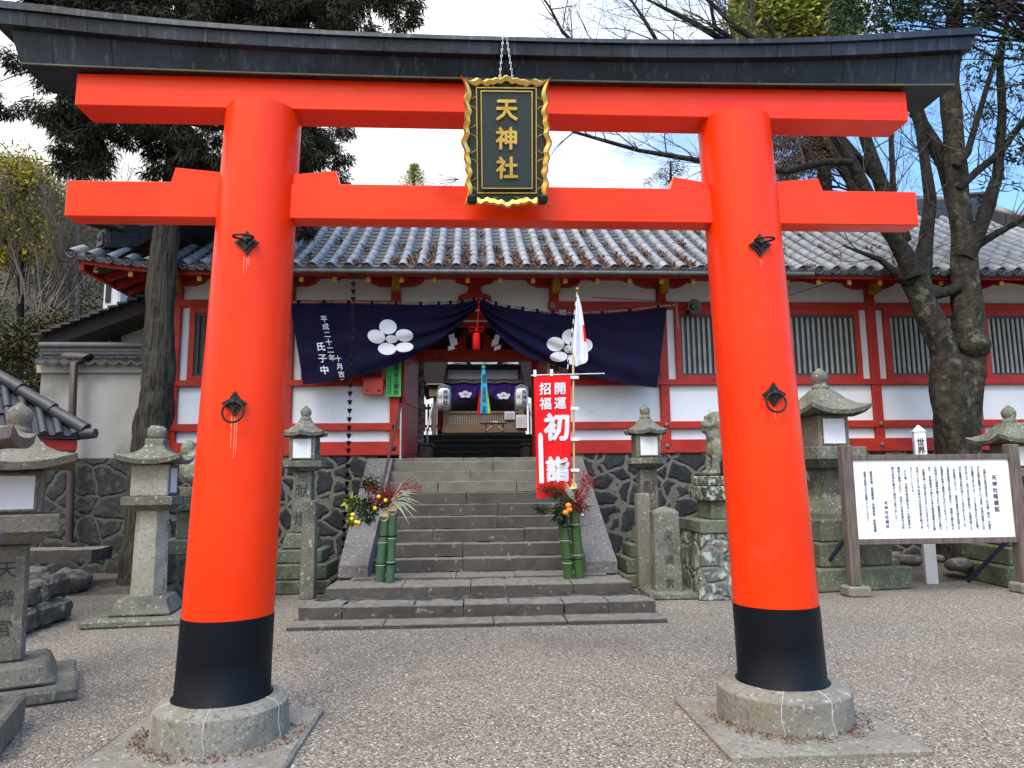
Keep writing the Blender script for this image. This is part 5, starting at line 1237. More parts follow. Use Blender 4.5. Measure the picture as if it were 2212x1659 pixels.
for i in range(nx+1): xx = x0+(x1-x0)*i/nx; lt.b2(xx-.013, xx+.013, WY+.02, WY+.045, z0, z1)
for j in range(nz_+1): zq_ = z0+(z1-z0)*j/nz_; lt.b2(x0, x1, WY+.046, WY+.066, zq_-.012, zq_+.012)
lt.build('lattice', M['latt'], H)
hb('lattice_backing', 968, 1121, 893, 918, 'brown', .5, .52)
hb('white_panel', 968, 1120, 799, 819, 'plaster', .02, .08)
hb('beam', 952, 1136, 787, 799, 'brown', -.03, .14); hb('beam', 955, 1134, 819, 826, 'wood', -.05, .14)
hb('corner_cap', 957, 966, 783, 789, 'white', -.05, -.02); hb('corner_cap', 1121, 1130, 783, 789, 'white', -.05, -.02)
gb = MB(); gb.prism([(hx(958), hz(788)), (hx(1130), hz(788)), (hx(1112), hz(768)), (hx(1045), hz(745)), (hx(976), hz(768))], .05, Matrix.Translation((0, WY+.05, 0))); gb.build('gable_panel', M['plaster'], H)
for a, b in (((1016, 790), (1004, 770)), ((1075, 790), (1086, 770)), ((1045, 792), (1045, 760))):
    p = MB(); p.beam(atY(a[0], a[1], WY+.02), atY(b[0], b[1], WY+.02), .06, .09); p.build('gable_strut', M['brown'], H)
ev = MB()
for sx, e in ((-1, 900), (1, 1190)):
    p = [atY(1045, 735, WY-.9), atY(1045+sx*60, 768, WY-.9), atY(e, 800, WY-.9), atY(e, 822, WY-.9), atY(1045+sx*72, 794, WY-.9), atY(1045, 752, WY-.9)]
    p = [v+Vector((0, .95, 0)) for v in p]; q = [v+Vector((0, 4.0, 0)) for v in p]; ev.add(p+q, [(0, 1, 2, 3, 4, 5), (11, 10, 9, 8, 7, 6)]+[(i, (i+1) % 6, (i+1) % 6+6, i+6) for i in range(6)])
for pl in ([(890, 765), (1200, 765), (1130, 772), (1045, 776), (960, 772)], [(890, 765), (968, 772), (962, 800), (956, 842), (930, 838), (912, 815), (890, 800)], [(1200, 765), (1122, 772), (1128, 800), (1134, 842), (1152, 838), (1170, 815), (1200, 800)]):
    p = [atY(x, y, WY-.6) for x, y in pl]; q = [v+Vector((0, .5, 0)) for v in p]; n_ = len(p); ev.add(p+q, [tuple(range(n_)), tuple(range(2*n_-1, n_-1, -1))]+[(i, (i+1) % n_, (i+1) % n_+n_, i+n_) for i in range(n_)])
ev.build('roof', M['brown'], H)
fl2 = MB(); fl2.b2(hx(955), hx(1133), WY+.1, WY+4.5, HZ, HZ+.25); fl2.build('floor', M['wood'], H)
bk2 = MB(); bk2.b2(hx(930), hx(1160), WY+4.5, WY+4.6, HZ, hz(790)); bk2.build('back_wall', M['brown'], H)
for px in (1004, 1022, 1072): hb('inner_panel', px, px+10, 866, 888, 'wallred', 3.0, 3.1)
# curtain of the hall
HC = thing('hall_curtain', 'purple curtain with small white plum crests hanging across the worship hall', 'curtain', tuple(atY(1045, 828, WY-.1)))
def hcur(u, v, o=0):
    x = 958+(1133-958)*u; bot = 828+ (12+27*sin(pi*min(1, (u*2) % 1.0001)))*1.0 if 1 else 0
    y = 826+(bot-826)*v; return atY(x, y, WY-.12-.03*sin(u*60+v*5)*v-o)
c = MB(); c.grid(hcur, 90, 10, True); c.build('curtain_cloth', M['purple'], HC)
for cx0, cy0 in ((1005, 852), (1088, 855)):
    m = MB()
    for k in range(5):
        a = pi/2+2*pi*k/5; px, py = cx0+9*cos(a), cy0-4.5*sin(a); m.add([atY(px+6*cos(t), py+3.6*sin(t), WY-.20) for t in [i*2*pi/12 for i in range(12)]], [tuple(range(11, -1, -1))])
    m.build('plum_crest', M['white'], HC)
rp_ = MB(); rp_.tube([atY(958+i*175/40, 824+3*abs(sin(i*pi/10)), WY-.16) for i in range(41)], .014, 6); rp_.build('rope', M['rope'], HC)
# bell rope ribbon
BR = thing('bell_rope', 'light blue bell rope with red and yellow ribbons hanging before the hall', 'bell rope', tuple(atY(1044, 780, 20.3)))
def strip(pts, th, name, m):
    b = MB(); n = len(pts)//2; f = [atY(x, y, 20.3) for x, y in pts]; k = [p+Vector((0, th, 0)) for p in f]; n = len(f)
    b.add(f+k, [tuple(range(n)), tuple(range(2*n-1, n-1, -1))]+[(i, i+n, (i+1) % n+n, (i+1) % n) for i in range(n)]); return b.build(name, M[m], BR)
strip([(1041, 775), (1048, 775), (1048, 800), (1052, 830), (1055, 893), (1036, 893), (1039, 830), (1041, 800)][::-1], .05, 'blue_ribbon', 'cyan')
strip([(1040, 838), (1037, 895), (1030, 896), (1034, 860)], .04, 'red_ribbon', 'red')
strip([(1051, 835), (1055, 893), (1060, 892), (1054, 850)][::-1], .04, 'yellow_ribbon', 'lime')
t = MB(); write(t, '奉納', 0, 0, 8.5, lambda a, b: atY(1045.5+a-b*.02, 808-b, 20.27), .02); write(t, '正木乃申', 0, -28, 8, lambda a, b: atY(1045.5+a, 808-b, 20.27), .02); write(t, '四郎', 0, -68, 7.5, lambda a, b: atY(1045.5+a, 808-b, 20.27), .02); t.build('lettering', M['ink'], BR)
for y in (783, 786, 793): b = MB(); b.box(atY(1044.5, y, 20.27), (.10, .03, .014)); b.build('yellow_band', M['lime'], BR)
# paper lanterns in plastic covers
for px, py, lab, tx in ((959, 860, 'white paper lantern in clear plastic left of the bell rope, lettered in black', '天神社'), (1127, 860, 'white paper lantern in clear plastic right of the bell rope, with a plum mark', '天神社')):
    Y_ = 20.0; c0 = atY(px, py, Y_); L_ = thing('paper_lantern', lab, 'paper lantern', tuple(c0), 'paper lanterns before the worship hall')
    rr = .165; hh = .27
    b = MB(); b.lathe([(rr*.55, -hh), (rr*.85, -hh*.85)]+[(rr*(1+(.012 if i % 2 else 0)), -hh*.6+hh*1.2*i/12) for i in range(13)]+[(rr*.85, hh*.85), (rr*.55, hh)], 22, tuple(c0)); b.build('paper_body', M['paper'], L_)
    for s_ in (-1, 1): b = MB(); b.lathe([(rr*.58, -.02), (rr*.58, .02)], 18, tuple(c0+Vector((0, 0, s_*(hh+.01))))); b.build('lantern_cap', M['black'], L_)
    b = MB(); b.tube([c0+Vector((0, 0, hh+.02)), c0+Vector((0, 0, hh+.6))], .006, 5); b.build('cord', M['black'], L_)
    ox = .045 if px < 1000 else .06
    t = MB(); write(t, tx, c0.x+ox, c0.z+hh*.80, .145, lambda a, q: Vector((a, c0.y-sqrt(max(.0001, (rr+.006)**2-(a-c0.x)**2)), q)), .03, pitch=1.0); t.build('lettering', M['ink'], L_)
    m = MB()
    for k in range(5):
        a_ = pi/2+2*pi*k/5; q0 = (c0.x-.10+.035*cos(a_), c0.z+.02+.035*sin(a_)); m.add([Vector((q0[0]+.018*cos(t_), c0.y-sqrt(max(.0001, (rr+.008)**2-(q0[0]-c0.x)**2)), q0[1]+.018*sin(t_))) for t_ in [i*2*pi/10 for i in range(10)]], [tuple(range(10))])
    m.build('plum_mark', M['ink'], L_)
    b = MB(); b.lathe([(rr*1.25, -hh*1.25), (rr*1.22, -hh*.4), (rr*1.30, hh*.5), (rr*1.05, hh*1.2), (rr*.25, hh*1.45)], 14, tuple(c0), cap=False)
    b.v = [(p[0]+.015*noise.noise(Vector(p)*14), p[1]+.02*noise.noise(Vector(p)*13+Vector((5, 0, 0))), p[2]) for p in b.v]; b.build('plastic_cover', M['plastic'], L_)
# offering table and notices
OT = thing('folding_table', 'small wooden folding table standing in front of the lattice panel', 'table', (hx(1066, 20.6), 20.6, HZ))
tx0, tx1 = atY(1037, 912, 20.6).x, atY(1096, 912, 20.6).x; tz_ = atY(1066, 913, 20.6).z
b = MB(); b.b2(tx0, tx1, 20.45, 20.85, tz_-.03, tz_, .004); b.build('tabletop', M['wood'], OT)
for px, qx in ((1050, 1062), (1096, 1082)):
    lx = atY(px, 925, 20.6).x
    if px > 1090: lx = tx1-.12
    b = MB(); b.b2(lx-.015, lx+.015, 20.5, 20.53, HZ, tz_-.03); b.b2(lx-.015, lx+.015, 20.77, 20.80, HZ, tz_-.03); b.build('leg', M['pipe'], OT)
    b = MB(); b.beam((lx, 20.5, tz_-.22), (lx+(.22 if px < 1070 else -.22), 20.5, tz_-.04), .02, .03); b.build('brace', M['woodlight'], OT)
bx = MB(); bx.box((atY(1066, 912, 20.6).x, 20.6, tz_+.02), (.24, .16, .035), .004); single(bx, 'paper_tray', M['paper'], 'small white tray lying on the folding table', 'tray', loc=(atY(1066, 912, 20.6).x, 20.6, tz_))
for (x0_, x1_, y0_, y1_, lab, Y_, mm) in ((1090, 1112, 889, 906, 'white landscape notice fixed to the lattice panel', WY-.03, 'inkblue'), (1115, 1137, 896, 924, 'white upright notice with red lines below the right paper lantern', WY-.15, 'red')):
    N_ = thing('notice_sheet', lab, 'notice', tuple(atY((x0_+x1_)/2, (y0_+y1_)/2, Y_)))
    a, b_ = atY(x0_, y1_, Y_), atY(x1_, y0_, Y_); b = MB(); b.b2(a.x, b_.x, Y_, Y_+.012, a.z, b_.z); b.build('sheet', M['paper'], N_)
    b = MB()
    for k in range(7): zz = a.z+(b_.z-a.z)*(.12+.11*k); b.box(((a.x+b_.x)/2, Y_-.003, zz), ((b_.x-a.x)*.8, .002, .007))
    b.build('ruled_lines', M[mm], N_)
# courtyard fence, stone pillar, side boxes, inner rails
fe = thing('red_picket_fence', 'low red picket fence left of the worship hall inside the courtyard', 'fence', (atY(930, 910, 22).x, 22, HZ))
fx0, fx1 = atY(905, 910, 22).x, atY(957, 910, 22).x; fz0, fz1 = atY(930, 932, 22).z, atY(930, 873, 22).z
b = MB(); b.b2(fx0-.6, fx1, 22, 22.05, fz0+.12, fz0+.20); b.build('rail', M['wallred'], fe); b = MB(); b.b2(fx0-.6, fx1, 22, 22.05, fz1-.16, fz1-.08); b.build('rail', M['wallred'], fe)
k = 0; x = fx0-.55
while x < fx1: b = MB(); b.b2(x, x+.06, 21.96, 22.0, fz0, fz1, .005); b.build('picket', M['wallred'], fe); x += .115
fe2 = thing('red_picket_fence', 'low red picket fence right of the worship hall inside the courtyard', 'fence', (atY(1150, 910, 22).x, 22, HZ)); x = atY(1134, 910, 22).x
for i in range(9): b = MB(); b.b2(x, x+.06, 21.96, 22.0, fz0, fz1, .005); b.build('picket', M['wallred'], fe2); x += .115
sp_ = MB(); a, b_ = atY(902, 930, 15.6), atY(915, 930, 15.6)
sp_.tube([(a.x*.5+b_.x*.5, 15.6+.0, 1.95+.35*i) for i in range(9)], [.075+.004*sin(i*2) for i in range(9)], 14, jit=.05)
single(sp_, 'birch_like_pole', M['mottle'], 'pale mottled pole standing just inside the left gate frame', 'pole', loc=((a.x+b_.x)/2, 15.6, 1.95))
for x0_, x1_, lab in ((901, 935, 'grey wooden box left of the inner steps'), (1127, 1150, 'grey wooden box right of the inner steps')):
    Y_ = 15.1; N_ = thing('wooden_box', lab, 'wooden box', (atY((x0_+x1_)/2, 960, Y_).x, Y_, 1.93), 'wooden boxes beside the inner steps')
    a, b_ = atY(x0_+4, 985, Y_), atY(x1_-6, 962, Y_); b = MB(); b.b2(a.x, b_.x, Y_, Y_+1.0, 1.93, b_.z, .01); b.build('body', M['woodgrey'], N_)
    b = MB(); b.b2(a.x-.05, b_.x+.05, Y_-.06, Y_+1.05, b_.z+.003, b_.z+.05, .008); b.build('lid', M['woodgrey'], N_)
for pts, lab in ((((930, 953, 16.6), (930, 930, 16.7)), 0), (((922, 930, 17.3), (935, 873, 19)), 1)): pass
for sx, q, lab in ((-1, ((923, 928, 17.6), (935, 872, 19.0)), 'steel handrail rising along the left of the inner steps'), (1, ((1158, 930, 17.6), (1144, 876, 19.0)), 'steel handrail rising along the right of the inner steps')):
    a, b_ = atY(*q[0]), atY(*q[1]); N_ = thing('inner_handrail', lab, 'handrail', (a.x, a.y, 2.0), 'handrails of the inner steps')
    b = MB(); b.tube([a, b_], .028, 8); b.build('rail', M['steel'], N_)
    for p, z in ((a, 2.0), (b_, HZ)): b = MB(); b.tube([(p.x, p.y, z), tuple(p)], .022, 8); b.build('post', M['steel'], N_)
wl2 = thing('wooden_garden_lantern', 'brown wooden lantern with roof behind the left paper lantern', 'lantern', tuple(atY(940, 880, 21.2)))
c0 = atY(940, 846, 21.2); b = MB(); b.box(c0, (.34, .34, .34), .01); b.build('lantern_box', M['wood'], wl2); b = MB(); b.lathe([(.40, 0), (.10, .12)], 4, tuple(c0+Vector((0, 0, .17))), False, True, pi/4); b.build('roof', M['wood'], wl2)
b = MB(); b.b2(c0.x-.05, c0.x+.05, c0.y-.05, c0.y+.05, HZ, c0.z-.17); b.build('post', M['wood'], wl2)
# ================================================================== notice board
sY = 9.35
NB = thing('notice_board', 'white notice board with the shrine history in a dark wooden frame', 'notice board', (atZ(2035, 1285).x, sY, 0))
bl_, tr_ = atY(1858, 1165, sY), atY(2183, 990, sY); bx0, bx1, bz0, bz1 = atY(1846, 1080, sY).x, atY(2185, 1080, sY).x, atY(2020, 1162, sY).z, atY(2020, 993, sY).z
b = MB(); b.b2(bx0-.02, bx1+.02, sY, sY+.02, bz0-.02, bz1+.02); b.build('white_panel', M['panelwhite'], NB)
b = MB(); b.b2(bx0-.05, bx1+.05, sY-.025, sY+.05, bz1, bz1+.07, .006); b.build('top_rail', M['woodgrey'], NB)
b = MB(); b.b2(bx0-.05, bx1+.05, sY-.025, sY+.05, bz0-.075, bz0, .006); b.build('bottom_rail', M['woodgrey'], NB)
pz = atY(1830, 962, sY).z
for x in (bx0-.075, bx1+.075):
    b = MB(); b.b2(x-.07, x+.07, sY-.05, sY+.09, .13, pz, .01); b.build('post', M['woodgrey'], NB)
    b = MB(); b.box((x, sY+.0, .065), (.30, .26, .13), .02); b.rough(.06, .006, 8); b.build('foot_block', M['granite'], NB)
    b = MB(); b.beam((x-.02, sY+.09, .75), (x-.12, sY+.95, .02), .04, .04); b.build('rear_brace', M['bluestrut'], NB)
Wb = bx1-bx0; Hb = bz1-bz0
def sfn(a, q): return Vector((bx0+a, sY-.004, bz0+q))
cols = ['　当神社の境内地を含むこの丘陵一帯は、平城京', 'がわが国の首都であった八世紀、平城の飛鳥とよば', 'れた聖地でありました。ここにまず祀られたのが国つ', '神の中心の一柱である少彦名命で、手間天神とよ', 'ばれ医薬や学問の神としてあがめられました。', '　平安時代になって、奈良の菅原の地を出自とす', 'る菅原道真の名声が高まり、道真の霊を祀る', '天満宮が各地に奉祭されるのにともなって、ここ', 'の神域にも相殿が建てられて御霊信仰の主神で', 'あり、学問勉学の神でもある菅原道真公の霊', '(天満天神)が併せ祀られることになりました。', '社伝によると平安時代の白河天皇の時であ', 'るということです。', '　その後、元興寺禅定院あるいは興福寺大', '乗院の鎮守となり、近世には奈良奉行の近', '郷の信仰を集めて現在に至りました。']
t = MB(); write(t, '天神社略縁起', Wb*.900, Hb*.80, Hb*.070, sfn, .022, pitch=1.16); t.build('title_lettering', M['inkblue'], NB)
t = MB()
for i, s in enumerate(cols):
    s_ = Hb*.0400; L0 = len(s); write(t, s, Wb*(.842-.0392*i), Hb*.915, s_, sfn, .008, pitch=min(1.05, .82*Hb/L0/s_))
write(t, '天神社社務所', Wb*.195, Hb*.48, Hb*.050, sfn, .014, pitch=1.2)
write(t, '国家安泰、家業繁栄、学業成就、技能諸願', Wb*.115, Hb*.86, Hb*.0400, sfn, .008, pitch=1.02); write(t, '皆様の奉拝される聖神としてください', Wb*.075, Hb*.86, Hb*.038, sfn, .008, pitch=1.0)
t.build('body_lettering', M['inkblue'], NB)
# peace pole
pp = Vector((atY(2012, 1256, 10.3).x, 10.3, 0)); ph = atY(1972, 924, 10.3).z
PP = thing('peace_pole', 'white square peace pole with black writing standing behind the notice board', 'peace pole', tuple(pp), None, True, radians(-22))
b = MB(); b.box((0, 0, ph/2-.03), (.155, .155, ph-.06), .006); b.build('pole', M['white'], PP)
b = MB(); b.lathe([(.125, 0), (.02, .09), (.004, .10)], 4, (0, 0, ph-.06), False, True, pi/4); b.build('pointed_cap', M['white'], PP)
t = MB(); write(t, '世界人類が平和であ', 0, ph-.16, .115, lambda a, q: Vector((a, -.082, q)), .02, pitch=1.02, wx=.9); t.build('lettering', M['ink'], PP)
t = MB()
gl_ = 'May Peace Prevail On Earth'; off = .0
for ch in gl_:
    if ch == ' ': off += .035; continue
    vs, fs = glyph(ch, .015); wd = max(v[0] for v in vs)-min(v[0] for v in vs)
    o0 = min(v[0] for v in vs); t.add([Vector((-.082, -(y*.075+.0), ph-.20-off-(x-o0)*.075)) for x, y in vs], fs); off += wd*.075+.012
t.build('side_lettering', M['ink'], PP)
# small stakes, rocks on the bank behind the notice board
for i in range(16):
    b = MB(); x = random.uniform(5.6, 8.6); y = random.uniform(10.5, 12.0); r = random.uniform(.07, .20); b.sphere((x, y, .16+r*.3), r, 8, (1.2, .9, .6)); b.rough(.08, .03, 6)
    single(b, 'loose_rock', M['darkstone'], 'loose rough rocks lying on the earth bank around the bare tree', 'rock', 'loose rocks on the earth bank', (x, y, .15))
# ================================================================== left: plaster wall, gabled store, basin roof
PW = thing('plaster_wall', 'old grey plaster wall with tiled coping on a masonry base, left of the cedar trunk', 'garden wall', (-7, 12.6, 0))
y0 = 12.62; wx0 = atY(82, 900, y0).x; wz1 = atY(200, 806, y0).z; wz0 = atY(200, 990, y0).z
b = MB(); b.b2(wx0, -5.26, y0, y0+.35, wz0, wz1); b.build('wall_face', M['oldplaster'], PW)
b = MB(); b.b2(wx0-.05, -5.26, y0-.06, y0+.4, wz1, wz1+.16); b.build('cornice', M['oldplaster'], PW)
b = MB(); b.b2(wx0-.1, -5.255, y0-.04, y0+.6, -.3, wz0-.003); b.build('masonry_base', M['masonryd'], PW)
b = MB(); n_ = 10
for i in range(n_):
    x = wx0-.12+(-5.3-wx0)*i/n_+.1; w_ = (-5.3-wx0)/n_*.98
    for s_ in (-1, 1):
        b.grid(lambda u, v, s_=s_: (x+w_*u, y0+.17+s_*(.34*v+.02), wz1+.30-.13*v-.05*sin(pi*u)*1.0+.03), 6, 2, True)
        if s_ < 0: b.grid(lambda u, v: (x+w_*u, y0+.17-.36, wz1+.20-.05*sin(pi*u)-.045*v), 6, 1, True)
for l in range(3): b.b2(wx0-.1, -5.3, y0+.07-.02*(l % 2), y0+.27+.02*(l % 2), wz1+.27+.06*l, wz1+.32+.06*l)
b.tube([(wx0-.15, y0+.17, wz1+.50), (-5.3, y0+.17, wz1+.50)], .075, 10); b.build('tile_coping', M['darktile'], PW)
ST = thing('gabled_storehouse', 'dim plaster storehouse with dark sloping tiled gable roof behind the left wall', 'storehouse', (-9, 14.2, 0))
gy = 14.0
def gp(x, y, Y=gy): p = atY(x, y, Y); return (p.x, p.z)
b = MB(); b.prism([gp(150, 800), gp(380, 800), gp(380, 640), gp(320, 655), gp(150, 735)], .2, Matrix.Translation((0, gy, 0))); b.b2(gp(140, 800)[0], gp(380, 800)[0], gy, gy+4, 0, gp(150, 800)[1]); b.build('gable_wall', M['oldplaster'], ST)
b = MB(); b.prism([gp(243, 800), gp(262, 800), gp(262, 660), gp(243, 670)], .06, Matrix.Translation((0, gy-.062, 0))); b.build('timber_post', M['brown'], ST)
b = MB(); b.prism([gp(100, 752, 13.25), gp(320, 672, 13.25), gp(420, 640, 13.25), gp(420, 603, 13.25), gp(310, 641, 13.25), gp(84, 724, 13.25)], 5.0, Matrix.Translation((0, gy-.75, 0))); b.build('barge_board', M['brown'], ST)
b = MB()
a_, b2_ = Vector((gp(75, 728, gy-.8)[0], gy-.8, gp(75, 728, gy-.8)[1])), Vector((gp(420, 602, gy-.8)[0], gy-.8, gp(420, 602, gy-.8)[1]))
nst = 17
for i in range(nst):
    p = a_.lerp(b2_, i/nst); q = a_.lerp(b2_, (i+1.15)/nst)
    for k in range(16): b.beam(p+Vector((0, k*.28, .02)), q+Vector((0, k*.28, -.035)), .27, .035)
b.build('roof_tiles', M['darktile'], ST)
UB = thing('meter_box', 'pale grey metal utility cabinet on the slope behind the storehouse roof', 'cabinet', tuple(atY(265, 650, 18)))
a, b_ = atY(281, 690, 18), atY(325, 620, 18); a = atY(222, 662, 18); b_ = atY(262, 608, 18)
b = MB(); b.b2(a.x, b_.x, 18, 18.4, a.z-1.5, b_.z, .01); b.build('cabinet', M['boxgrey'], UB)
b = MB(); b.b2(a.x+.06, a.x+.18, 17.97, 18.0, a.z+.1, b_.z-.08); b.build('dial_window', M['black'], UB)
b = MB(); b.b2(a.x+.22, b_.x-.04, 17.98, 18.0, a.z, b_.z-.06, .004); b.build('door', M['boxgrey'], UB)
DP = thing('drain_pipe', 'brown drain pipe running down in front of the grey plaster wall', 'drain pipe', tuple(atY(150, 1165, 12.3)))
b = MB(); b.tube([atY(103, 768, 12.9), atY(195, 771, 12.45), atY(160, 785, 12.35), atY(156, 900, 12.35), atY(150, 1170, 12.35)], .062, 10); b.build('pipe', M['pipe'], DP)
b = MB(); b.tube([atY(92, 762, 12.8), atY(88, 778, 12.8), atY(96, 790, 12.8), atY(106, 790, 12.8)], .025, 8); b.build('white_hose', M['white'], DP)
# water basin pavilion corner roof
BP = thing('basin_pavilion', 'small pavilion with dark tiled roof and red eaves behind the near left lanterns', 'pavilion', (-6.2, 8.6, 0))
tipc = atY(184, 948, 8.2); ridge_ = atY(-60, 790, 9.6)
cor = Vector(tipc); ex = .0
b = MB(); b2m = MB()
# front slope (towards camera) between hip line and front eave; eave runs to -X
HX = Vector((cor.x-1.9, cor.y+1.9, cor.z+1.62))
def RR(mb):
    R_ = Matrix.Translation(cor) @ Matrix.Rotation(radians(40), 4, 'Z') @ Matrix.Translation(-cor); mb.v = [tuple(R_ @ Vector(p)) for p in mb.v]; return mb
rows = 8
for i in range(21):
    x = cor.x-.10-i*.145; k = min(1, (cor.x-x)/1.9); p0 = Vector((x, cor.y, cor.z+.0)); p1 = Vector((x, cor.y+1.9*k, cor.z+1.62*k))
    m_ = max(1, int(7*k))
    for j in range(m_): b.tube([p0.lerp(p1, j/m_)+Vector((0, 0, .035)), p0.lerp(p1, (j+1.12)/m_)+Vector((0, 0, .02))], [.046, .040], 8)
    for j in range(m_): c0, c1 = p0.lerp(p1, j/m_), p0.lerp(p1, (j+1.05)/m_); b2m.add([c0+Vector((.04, 0, .03)), c0+Vector((.13, 0, .03)), c1+Vector((.13, 0, .0)), c1+Vector((.04, 0, .0))], [(0, 1, 2, 3)])
for i in range(12):     # right-hand slope
    y = cor.y+.12+i*.20; k = min(1, (y-cor.y)/1.9); p0 = Vector((cor.x, y, cor.z)); p1 = Vector((cor.x-1.9*k, y, cor.z+1.62*k)); b.tube([p0+Vector((0, 0, .03)), p1+Vector((0, 0, .03))], .058, 8)
RR(b).build('round_tiles', M['darktile'], BP)
b2m.add([cor, Vector((cor.x-4, cor.y, cor.z)), Vector((cor.x-4, cor.y+1.9, cor.z+1.62)), HX], [(0, 3, 2, 1)]); b2m.add([cor, HX, Vector((cor.x-1.9, cor.y+2.4, cor.z+1.62)), Vector((cor.x, cor.y+2.4, cor.z))], [(0, 3, 2, 1)])
RR(b2m).build('roof_slope', M['darktile'], BP)
b = MB()
for i in range(7):
    k0, k1 = i/7, (i+1.08)/7; b.tube([cor.lerp(HX, k0)+Vector((0, 0, .10)), cor.lerp(HX, k1)+Vector((0, 0, .085))], [.075, .064], 10)
b.tube([cor+Vector((-.02, .02, .06)), cor+Vector((.08, -.08, .06))], [.07, .055], 10)
RR(b).build('hip_ridge', M['darktile'], BP)
b = MB(); b.tube([HX+Vector((.0, .4, .0)), HX+Vector((.35, .4, -.02))], .09, 10); b.tube([HX+Vector((-.1, .4, -.14)), HX+Vector((.45, .4, -.16))], .07, 10); RR(b).build('ridge_end_tile', M['darktile'], BP)
b = MB(); b.b2(cor.x-4, cor.x-.06, cor.y+.05, cor.y+.12, cor.z-.12, cor.z-.02); b.b2(cor.x-.14, cor.x-.06, cor.y+.12, cor.y+2.4, cor.z-.12, cor.z-.02); RR(b).build('eave_board', M['wallred'], BP)
b = MB(); b.prism([(cor.x-.80, cor.z-.12), (cor.x-.28, cor.z-.12), (cor.x-.50, cor.z-.25)], .1, Matrix.Translation((0, cor.y+.3, 0))); b.b2(cor.x-3.5, cor.x-.4, cor.y+.35, cor.y+.45, cor.z-.26, cor.z-.13); RR(b).build('bracket_beam', M['wallred'], BP)
b = MB(); px = cor.x-.95; b.b2(px-.06, px+.06, cor.y+.42, cor.y+.54, 0, cor.z-.13, .006); RR(b).build('post', M['wallred'], BP)
# low stone wall, stone bench and rocks on the left
LW = MB()
random.seed(21)
for lv in range(2):
    for k in range(5): LW.box((-4.75-.10*lv+random.uniform(-.04, .04), 7.35+.34*k+.12*lv, .13+.24*lv), (random.uniform(.42, .55), random.uniform(.30, .36), .25), .05, random.uniform(-.15, .3))
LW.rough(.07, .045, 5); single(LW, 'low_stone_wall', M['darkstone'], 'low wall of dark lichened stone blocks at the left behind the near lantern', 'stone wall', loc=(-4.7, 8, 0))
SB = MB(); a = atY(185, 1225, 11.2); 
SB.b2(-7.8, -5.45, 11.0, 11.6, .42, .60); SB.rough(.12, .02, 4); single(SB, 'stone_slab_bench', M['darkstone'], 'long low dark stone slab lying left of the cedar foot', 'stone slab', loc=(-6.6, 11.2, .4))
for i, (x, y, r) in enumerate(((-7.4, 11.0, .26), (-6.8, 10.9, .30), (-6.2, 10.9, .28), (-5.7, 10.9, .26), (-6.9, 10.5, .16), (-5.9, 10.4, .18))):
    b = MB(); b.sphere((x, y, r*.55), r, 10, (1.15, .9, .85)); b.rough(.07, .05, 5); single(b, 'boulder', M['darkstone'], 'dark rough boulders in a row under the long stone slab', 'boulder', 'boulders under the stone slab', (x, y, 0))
# overhead wires
for pts, lab in (([(1240, 640, 13), (1500, 655, 12.7), (1700, 640, 12.5), (1950, 560, 12), (2212, 470, 11)], 'thin black cable from the loudspeaker rising to the right past the bare tree'), ([(1700, 580, 11.6), (1850, 520, 11.5), (1980, 425, 11.4), (2212, 395, 11)], 'thin black cable above the roof at the right')):
    b = MB(); P_ = [atY(*q) for q in pts]; Q_ = []
    for i in range(len(P_)-1): Q_ += [P_[i].lerp(P_[i+1], k/5) for k in range(5)]
    b.tube(Q_+[P_[-1]], .006, 5); single(b, 'overhead_cable', M['black'], lab, 'cable', loc=P_[0])
# ================================================================== cedar on the left
def wtube(mb, px, Y, rads, n=14, jit=.12, sub=4):
    P_ = [atY(x, y, Y+(dy if dy else 0)) for x, y, *d in px for dy in [d[0] if d else 0]]
    Q_ = []; R_ = []
    for i in range(len(P_)-1):
        for k in range(sub): t = k/sub; Q_.append(P_[i].lerp(P_[i+1], t)); R_.append(rads[i]+(rads[i+1]-rads[i])*t)
    Q_.append(P_[-1]); R_.append(rads[-1]); mb.tube(Q_, R_, n, True, True, jit); return Q_
cY = 11.55
CT = thing('cedar_tree', 'tall cedar with fibrous grey trunk and dark drooping foliage left of the gate', 'cedar tree', tuple(atZ(315, 1262)), None)
t = MB(); tr_pts = wtube(t, [(312, 1290), (316, 1230), (316, 1120), (318, 960), (335, 880), (344, 800), (345, 700), (352, 600), (362, 480), (378, 380), (388, 250), (395, 100), (400, -200), (402, -900)], cY, [.52, .35, .27, .24, .26, .235, .21, .215, .195, .17, .15, .13, .11, .03], 26, .25, 6)
t.build('trunk', M['barkcedar'], CT)
fr_ = MB(); bk_ = MB()
clumps = []
def bough(x0, y0, x1, y1, Y0, Y1, r, n, sz, sag=.08):
    a, b = atY(x0, y0, Y0), atY(x1, y1, Y1); pts = wig(a, b, 10, .05, -sag); bk_.tube(pts, [max(.004, r*(1-i/10.5)) for i in range(11)], 6, False)
    for i in range(n):
        k = random.uniform(.25, 1.0); j = min(int(k*10), 9); p = pts[j].lerp(pts[j+1], k*10-j)
        q = p+Vector((random.gauss(0, sz*.55), random.gauss(0, sz*.9), random.gauss(0, sz*.35)-sz*.55*random.random()))
        bk_.tube([p, p.lerp(q, .5)+Vector((0, 0, .03)), q], .004, 3, False); clumps.append((tuple(q), (sz*.34, sz*.34, sz*.30)))
